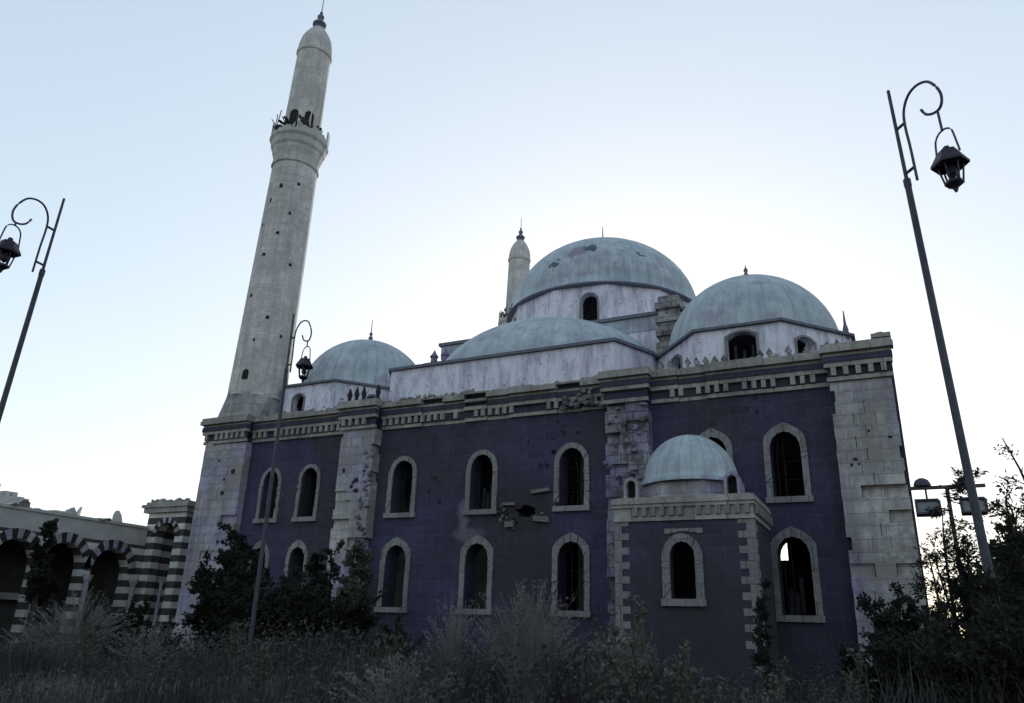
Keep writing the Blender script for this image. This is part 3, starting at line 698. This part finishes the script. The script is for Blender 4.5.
bm = bmesh.new(); prism(bm, [(0, 0), (1, 0), (1, .22)], 0, .5, M=Matrix.Translation((AX1 - .2, 23.9, 5.44)) @ Matrix.Rotation(PI, 4, 'Z') @ Matrix.Rotation(PI / 2, 4, 'X')); mobj('ramp_stone', bm, M['limestone'], parent=annex)

# ------------------------------------------------------------------ striped arcade and pavilion on the left
def P(*a): return Vector(a)
arc = thing('arcade', 'low black and white striped arcade left of the near minaret', 'arcade', (-34, 22, 0))
def aobj(name, bm, mats, par, base, label=None):
    bmesh.ops.translate(bm, verts=bm.verts, vec=-Vector(base)); o = obj(name, bm, mats, par); 
    if label: o['label'] = label
    return o
AR = [(18.6, 2.2, 4.6), (20.95, 2.0, 4.75), (23.2, 1.95, 4.85), (25.65, 2.0, 4.8)]
bm = bmesh.new(); Mx = facing(-34, 0, 0)
plate(bm, Mx, [(12, -.3), (27.35, -.3), (27.35, 5.12), (12, 5.12)], [arch(c, -.1, t, wd) for c, wd, t in AR] + [arch(16.2, -.1, 4.6, 2), arch(13.8, -.1, 4.6, 2)], .6)
aobj('wall', bm, M['striped'], arc, arc.location)
bm = bmesh.new(); box(bm, -34.6, -34.02, 12, 27.35, 5.123, 5.95); box(bm, -34.65, -33.95, 12, 27.35, 5.953, 6.08)
for i in range(12):
    random.seed(i); rock(bm, Vector((-34.3, 19.5 + random.random() * 6.5, 6.08)), (.3, random.uniform(.2, .7), random.uniform(.03, .12)))
aobj('parapet', bm, M['grey_render'], arc, arc.location)
for c, wd, t in AR:
    bm = bmesh.new(); r0, r1 = wd / 2 + .003, wd / 2 + .4; zs = t - wd / 2 * 1.08; n = 15
    for i in range(n):
        a0, a1 = PI * i / n, PI * (i + 1) / n
        plate(bm, Mx @ Matrix.Translation((0, 0, .05)), [(c + r0 * math.cos(a0), zs + 1.08 * r0 * math.sin(a0)), (c + r1 * math.cos(a0), zs + 1.08 * r1 * math.sin(a0)), (c + r1 * math.cos(a1), zs + 1.08 * r1 * math.sin(a1)), (c + r0 * math.cos(a1), zs + 1.08 * r0 * math.sin(a1))], (), .046, i % 2)
    aobj('arch', bm, [M['dark_stone'], M['limestone']], arc, arc.location)
for y in (19.85, 22.08, 24.4, 26.9):
    bm = bmesh.new(); revolve(bm, [(.2, -.1), (.2, .15), (.12, .25), (.11, 3.1), (.2, 3.3), (.22, 3.5), (0, 3.5)], 12, -33.75, y); aobj('column', bm, M['limestone'], arc, arc.location)
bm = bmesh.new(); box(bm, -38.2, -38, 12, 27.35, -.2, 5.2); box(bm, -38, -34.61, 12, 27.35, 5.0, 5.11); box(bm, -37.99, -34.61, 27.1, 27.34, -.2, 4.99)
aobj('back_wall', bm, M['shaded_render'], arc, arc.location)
bm = bmesh.new(); box(bm, -37.9, -37.3, 20.6, 24.4, 2.3, 2.6); aobj('inner_bench', bm, M['grey_render'], arc, arc.location)

pav = thing('gate_pavilion', 'striped stone gate pavilion with tall dark arch beside the minaret base', 'pavilion', (-32.8, 28.6, 0))
bm = bmesh.new()
plate(bm, front(27.4), [(-34.2, -.3), (-31.5, -.3), (-31.5, 6.75), (-34.2, 6.75)], [arch(-32.75, -.2, 6.3, 1.35)], .5)
plate(bm, facing(-31.5, 0, 0), [(27.905, -.3), (30, -.3), (30, 6.75), (27.905, 6.75)], [arch(28.95, -.2, 5.6, 1.1)], .5)
plate(bm, facing(-34.2, 0, PI), [(-30, -.3), (-27.905, -.3), (-27.905, 6.75), (-30, 6.75)], (), .5)
box(bm, -33.7, -32, 29.5, 29.98, -.3, 6.74)
aobj('wall', bm, M['striped'], pav, pav.location)
bm = bmesh.new(); box(bm, -34.4, -31.3, 27.2, 30.2, 6.753, 7.0); box(bm, -34.5, -31.2, 27.1, 30.3, 7.003, 7.15); box(bm, -34.35, -31.35, 27.25, 30.15, 7.153, 7.3)
for i in range(9):
    random.seed(i + 50); rock(bm, Vector((-34 + i * .3, 27.4, 7.32)), (.2, .2, random.uniform(.04, .14)))
aobj('cornice', bm, M['cornice'], pav, pav.location)
bm = bmesh.new(); c, wd, t = -32.75, 1.35, 6.3; r0, r1 = wd / 2 + .003, wd / 2 + .28; zs = t - wd / 2 * 1.08; n = 13
for i in range(n):
    a0, a1 = PI * i / n, PI * (i + 1) / n
    plate(bm, front(27.35), [(c + r0 * math.cos(a0), zs + r0 * math.sin(a0)), (c + r1 * math.cos(a0), zs + r1 * math.sin(a0)), (c + r1 * math.cos(a1), zs + r1 * math.sin(a1)), (c + r0 * math.cos(a1), zs + r0 * math.sin(a1))], (), .046, i % 2)
aobj('arch', bm, [M['dark_stone'], M['limestone']], pav, pav.location)
bm = bmesh.new()
for y0 in (27.45,):
    revolve(bm, [(.12, 0), (.12, .2), (.08, .3), (.07, 3.2), (.14, 3.4), (0, 3.4)], 10, -32.15, 27.2)
aobj('column', bm, M['limestone'], pav, pav.location)
bm = bmesh.new(); box(bm, -33.69, -32.01, 29.3, 29.45, 0, 6.2); aobj('dark_backing', bm, M['void'], pav, pav.location)  # near-black panel closing the back of the arch

far = thing('distant_building', 'pale flat roofed building far behind the striped arcade', 'building', (-62, 38, 0))
bm = bmesh.new(); box(bm, -66, -58, 30, 37.0, -1, 9.2); box(bm, -65, -59, 33, 36.4, 9.203, 10.0); box(bm, -63, -58.2, 40.5, 45, -1, 8.6); box(bm, -66, -57.5, 20, 29.9, -1, 9.8); box(bm, -64, -58.4, 37.05, 39.2, -1, 8.9); box(bm, -62, -60, 33.6, 34.6, 10.0, 10.9)
for i in range(10):
    random.seed(i + 70); box(bm, -61, -59.6, 31 + i * .55, 31.4 + i * .55, 10.0, 10.0 + random.uniform(.1, .5))
aobj('wall', bm, M['grey_render'], far, far.location)
bm = bmesh.new()
for i in range(7):
    for z in (4.5, 7.3): box(bm, -57.99, -57.95, 21 + i * 1.2, 21.6 + i * 1.2, z, z + 1.2)
aobj('window', bm, M['void'], far, far.location)

# ------------------------------------------------------------------ street lamps
def make_lamp(loc, arm, lean, label, drop=0.0):
    H = 8.0
    t = thing('street_lamp', label, 'street lamp', loc, 'tall street lamps with scrolled arms'); t.rotation_euler = (lean[0], lean[1], 0)
    bm = bmesh.new(); revolve(bm, [(.13, -.6), (.13, .5), (.1, .55), (.046, .7), (.036, H - 1.4), (.042, H - 1.36), (.042, H - 1.28), (.022, H - 1.26), (.019, H), (0, H + .02)], 14)
    obj('pole', bm, M['pole'], t, smooth=False)
    c, s = math.cos(arm), math.sin(arm)
    def W(u, v): return Vector((u * c, u * s, H + v))
    ctrl = [(.15, -1.38), (.15, -.95), (.14, -.62), (.17, -.42), (.27, -.29), (.41, -.26), (.56, -.32), (.66, -.46), (.71, -.6), (.7, -.71), (.65, -.77), (.55, -.76), (.46, -.7), (.41, -.6)]
    pts = []
    for i in range(len(ctrl) - 1):
        p0, p1, p2, p3 = [Vector(ctrl[max(0, min(len(ctrl) - 1, j))]) for j in (i - 1, i, i + 1, i + 2)]
        for k in range(4):
            q = k / 4; pts.append(.5 * ((2 * p1) + (p2 - p0) * q + (2 * p0 - 5 * p1 + 4 * p2 - p3) * q * q + (3 * p1 - p0 - 3 * p2 + p3) * q ** 3))
    pts.append(Vector(ctrl[-1]))
    bm = bmesh.new(); tube(bm, [W(*p) for p in pts], .016, 7)
    for v in (-.58, -1.2): tube(bm, [W(.02, v), W(.15, v)], .018, 6)
    obj('scroll_arm', bm, M['pole'], t)
    u0 = .62
    bm = bmesh.new(); tube(bm, [W(u0, -.77), W(u0, -.91 - drop)], .014, 6)
    bl = []
    for i in range(9):
        a = PI * i / 8; bl.append(W(u0 + .13 * math.cos(a), -1.03 - drop + .13 * math.sin(a)))
    tube(bm, [W(u0 + .16, -1.27 - drop)] + bl + [W(u0 - .16, -1.27 - drop)], .011, 6)
    hk = obj('hanger', bm, M['pole'], t)
    p = W(u0, -drop); q = p.z - 1.06; k = .66
    bm = bmesh.new(); revolve(bm, [(r_ * k, q - .06 + h_ * k) for r_, h_ in ((0, .02), (.05, 0), (.06, -.07), (.16, -.1), (.2, -.18), (.29, -.33), (.285, -.37), (.12, -.34), (0, -.32))], 6, p.x, p.y)
    cap = obj('lantern', bm, M['lantern'], t)
    bm = bmesh.new(); q2 = q - .06 - .34 * k
    for i in range(6):
        a = 2 * PI * i / 6; tube(bm, [(p.x + .19 * k * math.cos(a), p.y + .19 * k * math.sin(a), q2), (p.x + .13 * k * math.cos(a), p.y + .13 * k * math.sin(a), q2 - .36 * k)], .011, 5)
    revolve(bm, [(r_ * k, q2 + h_ * k) for r_, h_ in ((.14, -.33), (.15, -.38), (.05, -.45), (.02, -.53), (0, -.54))], 6, p.x, p.y)
    revolve(bm, [(r_ * k, q2 + h_ * k) for r_, h_ in ((.02, .02), (.07, -.05), (.08, -.2), (.03, -.27), (0, -.28))], 8, p.x, p.y)
    obj('cage', bm, M['lantern'], cap)
    return t
make_lamp((.865, 8.82, 0), R(-51), (0, R(-1.54)), 'nearest street lamp, at the right, before the bushes and the corner pier', .14)
make_lamp((-11.755, 6.4, 0), R(276), (0, R(2.24)), 'street lamp at the left edge of the photo with lantern cut off', -.08)
make_lamp((-11.08, 11.63, 0), R(-12), (0, R(-.7)), 'thinner looking street lamp standing before the minaret and left dome')

# ------------------------------------------------------------------ floodlight mast
fm = thing('floodlight_mast', 'floodlight mast with crossbar and two lamps right of the corner pier', 'floodlight', (1.42, 22, 0))
bm = bmesh.new(); tube(bm, [(0, 0, -.2), (0, 0, 5.36)], .06, 8, r2=.045); obj('pole', bm, M['pole'], fm)
bm = bmesh.new(); box(bm, -.86, .84, -.05, .05, 5.36, 5.44)
obj('crossbar', bm, M['pole'], fm)
def flood():
    o_ = []
    for (x, y) in ((-.48, 0), (.52, 0)):
        bm = bmesh.new(); tube(bm, [(x, 0, 5.36), (x, 0, 5.12)], .025, 6)
        Mx = Matrix.Translation((x, 0, 4.9)) @ Matrix.Rotation(R(-14), 4, 'X')
        pr = [(-.29, -.2), (.25, -.2), (.29, -.14), (.29, .14), (.24, .2), (-.29, .2)]
        plate(bm, Mx @ Matrix(((1, 0, 0, 0), (0, 0, -1, -.11), (0, 1, 0, 0), (0, 0, 0, 1))), pr, [[(u * .82, v * .78) for u, v in pr]], .22)
        l = obj('floodlight', bm, M['pole'], fm)
        bm = bmesh.new(); plate(bm, Mx @ Matrix(((1, 0, 0, 0), (0, 0, -1, -.04), (0, 1, 0, 0), (0, 0, 0, 1))), [(u * .81, v * .77) for u, v in pr], (), .04); obj('lens', bm, M['lens'], l)
        bm = bmesh.new(); revolve(bm, [(.2, 5.443), (.2, 5.5), (.15, 5.6), (.06, 5.65), (0, 5.66)], 14, x + (-.06 if x < 0 else -.1), 0); obj('cap', bm, M['pole'], fm)
M['lens'] = simple('frosted_glass', (.09, .09, .095), (.16, .16, .165), 4, .2, 0, .6)
flood()

# ------------------------------------------------------------------ vegetation
def leafmesh(name, quads, mat, parent):
    v = []; f = []
    for q in quads:
        k = len(v); v += q; f.append(tuple(range(k, k + len(q))))
    me = bpy.data.meshes.new(name); me.from_pydata(v, [], f); me.materials.append(mat); return link(name, me, parent)
def shrub(x, y, rx, h, nl, label, kind='dark', name='shrub', group=None, ls=.07, base=None, lean=(0, 0), stems=9, seed=0, needle=False, trunk_h=0.0, dens=.33, cat='shrub'):
    """stems branch twice; leaves sit along the twigs"""
    random.seed(1000 + seed); rnd = random.random
    z0 = gz(x, y) - .05
    t = thing(name, label, cat, (x, y, z0), group)
    bm = bmesh.new(); twigs = []
    for s in range(stems):
        a = rnd() * 2 * PI; r = rx * math.sqrt(rnd()); hh = h * random.uniform(.55, 1.0) * (1 - .35 * (r / rx) ** 2)
        p0 = Vector((random.gauss(0, .08 + .05 * rx), random.gauss(0, .08), trunk_h * 0)); p3 = Vector((r * math.cos(a) + lean[0], r * math.sin(a) * .8 + lean[1], hh))
        pm = p0.lerp(p3, .5) + Vector((random.gauss(0, .12), random.gauss(0, .12), .12 * h))
        if trunk_h: pm = Vector((p0.x * .5, p0.y * .5, trunk_h))
        path = [p0 * (1 - q) ** 2 + pm * 2 * q * (1 - q) + p3 * q * q for q in [i / 7 for i in range(8)]]
        tube(bm, path, .022 + .008 * h, 5, r2=.006)
        for b in range(int(7 + 5 * h)):
            q = random.uniform(.25 if not trunk_h else .5, 1); i = min(6, int(q * 7)); o = path[i].lerp(path[i + 1], q * 7 - i)
            d = Vector((random.gauss(0, 1), random.gauss(0, 1), random.gauss(.35, .6))).normalized(); L = random.uniform(.2, .5) * rx * .9 * (1.15 - q * .5)
            e = o + d * L + Vector((0, 0, .05)); tube(bm, [o, (o + e) / 2 + Vector((0, 0, .03)), e], .007, 4, r2=.003); twigs.append((o, e))
            if rnd() < .6:
                d2 = (d + Vector((random.gauss(0, .6), random.gauss(0, .6), random.gauss(0, .6)))).normalized(); e2 = o.lerp(e, .5) + d2 * L * .6; twigs.append((o.lerp(e, .5), e2)); tube(bm, [o.lerp(e, .5), e2], .005, 4, r2=.002)
    obj('branches', bm, M['bark'], t)
    qs = []; per = max(1, nl // len(twigs))
    for (o, e) in twigs:
        if rnd() < .07: continue
        for i in range(per):
            q = random.uniform(.1, 1.08); c = o.lerp(e, q) + Vector((random.gauss(0, .035), random.gauss(0, .035), random.gauss(0, .03)))
            ax = ((e - o).normalized() + Vector((random.gauss(0, .7), random.gauss(0, .7), random.gauss(0, .6)))).normalized()
            sd_ = ax.cross(Vector((random.gauss(0, 1), random.gauss(0, 1), random.gauss(0, 1)))).normalized()
            l = ls * random.uniform(.6, 1.3); wd = l * (.14 if needle else .34)
            qs.append([tuple(c), tuple(c + ax * l * .5 + sd_ * wd), tuple(c + ax * l), tuple(c + ax * l * .5 - sd_ * wd)])
    leafmesh('foliage', qs, M['leaf_' + kind], t)
    return t
G1 = 'dark shrubs along the left of the facade'
shrub(-19.2, 19, 1.35, 4.9, 18700, 'tall dark leafy shrub in front of the minaret base', seed=1, ls=0.109, stems=14)
shrub(-17.0, 17, 1.7, 3.4, 20400, 'dark shrub right of the minaret base shrub', seed=2, ls=0.101, group=G1, stems=14)
shrub(-14.9, 16, 1.6, 3.0, 20400, 'dark shrub hiding the leftmost lower window sill', seed=3, ls=0.094, group=G1, stems=14)
shrub(-12.6, 15.5, 1.5, 2.7, 20400, 'dark shrub at the foot of the pale pier', seed=4, ls=0.094, group=G1, stems=14)
shrub(-10.4, 14.5, 1.3, 1.5, 11900, 'small dark shrub below the third lower window', seed=5, ls=0.078, group=G1)
shrub(-15.4, 18.8, 1.2, 3.9, 15300, 'upright dark shrub between the left windows and the pale pier', seed=6, ls=0.101, group=G1)
shrub(-12.6, 16.6, .7, 4.0, 8500, 'slim pale leaved sapling before the pale pier', 'pale', 'sapling', seed=7, ls=0.117, stems=9, cat='sapling')
shrub(-19.0, 15.5, 1.5, 2.0, 15300, 'low dark shrub in front of the gate pavilion', seed=8, ls=0.078)
shrub(-31.1, 20.5, .95, 5.6, 8840, 'leafy young tree in front of the striped arcade', name='young_tree', seed=9, ls=0.156, stems=8, trunk_h=3.6, cat='tree')
shrub(-25.3, 20.3, .8, 3.2, 5950, 'thin dark sapling before the arcade beside the pavilion', name='sapling', seed=10, ls=0.101, stems=6, cat='sapling')
shrub(-2.85, 19, .35, 3.9, 2210, 'thin dark sapling at the right corner of the annex', name='sapling', seed=11, ls=0.070, stems=4, cat='sapling')
shrub(1.5, 10.5, .9, 3.7, 25500, 'tall feathery bush around the nearest lamp at the right edge', name='bush', seed=12, ls=0.070, needle=True, stems=20, cat='bush')
shrub(.8, 12.2, .8, 3.1, 20400, 'feathery bush between the corner pier and the nearest lamp', name='bush', seed=13, ls=0.070, needle=True, stems=16, cat='bush')
shrub(.1, 14, .85, 2.7, 17000, 'dark bush at the foot of the corner pier', name='bush', seed=14, ls=0.070, stems=16, cat='bush')
shrub(.72, 7.6, .7, 1.75, 23800, 'low dark bush at the bottom right corner of the photo', name='bush', seed=15, ls=0.047, stems=24, cat='bush')
shrub(.15, 9.6, .75, 1.35, 15300, 'low spreading bush left of the bottom right corner bush', name='bush', seed=17, ls=0.055, stems=18, cat='bush')
shrub(2.4, 12.6, 1.2, 2.9, 18700, 'wide dark bush at the right edge behind the nearest lamp', name='bush', seed=16, ls=0.078, stems=18, cat='bush')
shrub(1.9, 17, 1.1, 4.0, 16000, 'dense dark bush under the floodlight mast crossbar', name='bush', seed=18, ls=.11, stems=22, cat='bush')
shrub(3.4, 15, 1.2, 3.9, 16000, 'dense dark bush filling the right edge behind the tall feathery one', name='bush', seed=19, ls=.11, stems=22, cat='bush')
for i, (x, y, h, rx) in enumerate(((5, 34, 3.6, 2.4), (8.5, 38, 3.2, 2.6), (12, 36, 3.6, 2.8), (2.5, 30, 2.4, 1.5))):
    shrub(x, y, rx, h, 6000, ['round bush beyond the floodlight mast', 'second bush beyond the floodlight mast', 'farthest right bush beyond the mast', 'low bush beside the rear of the corner pier'][i], seed=30 + i, ls=.2, group='bushes behind the right end of the mosque')

# grass and weeds: one object nobody could count
random.seed(99); qs = []
def blade(x, y, h, wd, bend, z0=None, seg=3):
    z = gz(x, y) if z0 is None else z0; a = random.random() * 2 * PI; dx, dy = math.cos(a), math.sin(a); px, py = -dy * wd, dx * wd; L = []; Rr = []
    for i in range(seg + 1):
        q = i / seg; off = bend * q * q; w_ = (1 - q) + .08; c = (x + dx * off, y + dy * off, z + h * q * (1 - .15 * bend * q))
        L.append((c[0] + px * w_, c[1] + py * w_, c[2])); Rr.append((c[0] - px * w_, c[1] - py * w_, c[2]))
    for i in range(seg): qs.append([L[i], Rr[i], Rr[i + 1], L[i + 1]])
def field(x, y): return .5 + .25 * math.sin(x * .9 + 1.7 * math.sin(y * .35)) + .25 * math.sin(y * .7 + x * .33 + 2)
NB = 0
while NB < 52000:
    y = 3.2 + 21.5 * random.random() ** 1.3; x = random.uniform(-1.55 * y - 3, .45 * y + 3)
    if AX0 - .2 < x < AX1 + .2 and y > AY0 - .2 or y > 24.4: continue
    f = field(x, y)
    if random.random() > .35 + .65 * f: continue
    h = (.2 + 1.0 * f * f) * random.uniform(.35, 1.2) * (.85 if y > 6 else .6)
    blade(x, y, h, .006 + .0009 * y, random.uniform(.05, .5) * h); NB += 1
leaf = leafmesh('grass', qs, M['grass'], None); tag(leaf, 'rough grass and low weeds covering the ground', 'grass', kind='stuff')
# ground cover leaves (broad-leaved weeds)
qs = []
while len(qs) < 36000:
    y = 3.5 + 20 * random.random() ** 1.2; x = random.uniform(-1.55 * y - 2, .45 * y + 2)
    if AX0 - .2 < x < AX1 + .2 and y > AY0 - .3: continue
    f = field(x * 1.3 + 5, y * 1.2)
    if random.random() > f: continue
    h = random.random() ** .7 * (.15 + .75 * f); c = Vector((x + random.gauss(0, .05), y, gz(x, y) + h)); l = random.uniform(.03, .075) * (.7 + y * .03)
    ax = Vector((random.gauss(0, 1), random.gauss(0, 1), random.gauss(.2, .5))).normalized(); s_ = ax.cross(Vector((random.gauss(0, 1), random.gauss(0, 1), random.gauss(0, 1)))).normalized() * l * .35
    qs.append([tuple(c), tuple(c + ax * l * .5 + s_), tuple(c + ax * l), tuple(c + ax * l * .5 - s_)])
tag(leafmesh('weed_cover', qs, M['leaf_dark2'] if 'leaf_dark2' in M else M['grass'], None), 'broad leaved weeds low between the grass', 'weeds', kind='stuff')

# individual tall dry weeds
def weed(x, y, h, label, kind, seed, group, n=60, spread=.5):
    random.seed(seed); z0 = gz(x, y) - .05; t = thing('tall_weed' if kind == 'branch' else 'grass_clump', label, 'weed' if kind == 'branch' else 'grass clump', (x, y, z0), group)
    if kind == 'clump':
        bm = bmesh.new(); q_ = []
        for i in range(n):
            a = random.random() * 2 * PI; r = spread * random.random() ** .6; hh = h * random.uniform(.55, 1) * (1 - .25 * r / spread); bx, by = random.gauss(0, .12 * spread), random.gauss(0, .12 * spread)
            path = [Vector((bx + r * math.cos(a) * q * q, by + r * math.sin(a) * q * q, hh * (q - .12 * q * q * r))) for q in (0, .3, .6, .85, 1)]
            tube(bm, path, .0035, 3, r2=.0018)
            tip = path[-1]; d = (path[-1] - path[-2]).normalized()
            for k in range(16):   # loose seed head
                c = tip - d * random.uniform(-.02, .28) * h * .6 + Vector((random.gauss(0, .018), random.gauss(0, .018), 0)); l = random.uniform(.015, .04); s_ = Vector((random.gauss(0, 1), random.gauss(0, 1), random.gauss(0, 1))).normalized() * l * .3
                q_.append([tuple(c), tuple(c + d * l * .5 + s_), tuple(c + d * l), tuple(c + d * l * .5 - s_)])
        obj('stalks', bm, M['straw'], t); leafmesh('seed_heads', q_, M['straw'], t)
    else:
        bm = bmesh.new(); q_ = []
        for s in range(3):
            top = Vector((random.gauss(0, .12), random.gauss(0, .1), h * random.uniform(.75, 1))); path = [top * q + Vector((.03 * math.sin(q * 9), 0, 0)) for q in [i / 6 for i in range(7)]]
            tube(bm, path, .01, 5, r2=.004)
            for b in range(14):
                q = random.uniform(.3, 1); o = path[min(5, int(q * 6))].lerp(path[min(5, int(q * 6)) + 1], q * 6 % 1 if q < 1 else 1); a = random.random() * 2 * PI; L = .32 * h * (1.15 - q) * random.uniform(.4, 1)
                e = o + Vector((math.cos(a) * L * .7, math.sin(a) * L * .7, L * .8)); tube(bm, [o, e], .005, 4, r2=.002)
                for k in range(9):
                    c = o.lerp(e, random.uniform(.3, 1.05)); l = random.uniform(.03, .06); d = Vector((random.gauss(0, 1), random.gauss(0, 1), random.gauss(0, 1))).normalized(); s_ = d.orthogonal().normalized() * l * .3
                    q_.append([tuple(c), tuple(c + d * l * .5 + s_), tuple(c + d * l), tuple(c + d * l * .5 - s_)])
        obj('stalks', bm, M['leaf_pale'], t); leafmesh('leaves', q_, M['leaf_pale'], t)
    return t
GC, GB = 'pale grass clumps', 'tall branching weeds'
weed(-3.68, 8, 1.65, 'pale plumed grass clump below the shell hole', 'clump', 1, GC, 260, .6)
weed(-14.1, 10.2, 1.6, 'pale plumed grass clump in front of the left arcade', 'clump', 2, GC, 260, 1.0)
weed(-5.2, 9, 1.5, 'thin grass clump below the second lower window', 'clump', 3, GC, 110, .4)
weed(-3.0, 9.2, 1.15, 'short grass clump left of the annex foot', 'clump', 4, GC, 110, .45)
weed(-16.4, 11, 1.2, 'low straw coloured clump at the far left edge', 'clump', 5, GC, 110, .7)
weed(-4.4, 6.6, .95, 'broad grass clump low in front of the plumed clump', 'clump', 15, GC, 130, .6)
weed(-11.2, 9.4, 1.0, 'grass clump between the left plumes and the dark shrubs', 'clump', 16, GC, 100, .6)
weed(-1.2, 6.4, .75, 'grass clump low before the annex right corner', 'clump', 17, GC, 100, .5)
weed(-2.12, 7, 1.4, 'branching weed in front of the annex left corner', 'branch', 6, GB)
weed(-1.66, 6.8, 1.1, 'branching weed in front of the annex window', 'branch', 7, GB)
weed(-1.15, 7.4, .95, 'short branching weed before the annex right corner', 'branch', 8, GB)
weed(-5.9, 8.6, 1.1, 'branching weed left of the thin grass clump', 'branch', 9, GB)
weed(-8.2, 8.4, .9, 'branching weed below the leftmost of the middle windows', 'branch', 10, GB)
weed(-.35, 8.5, 1.0, 'short weed below the rightmost lower window', 'branch', 11, GB)
weed(-2.6, 7.6, 1.15, 'bushy weed between the plumed clump and the annex', 'branch', 12, GB)
weed(-11.6, 8.6, .9, 'weed near the foot of the left lamp pole', 'branch', 13, GB)
weed(-6.9, 7.4, .75, 'low bushy weed under the bright spalled patch', 'branch', 14, GB)
weed(-.75, 7.6, .8, 'low weed between the annex sapling and the bottom right bushes', 'branch', 18, GB)
for o in list(bpy.data.objects):
    if '_o' in o: del o['_o']
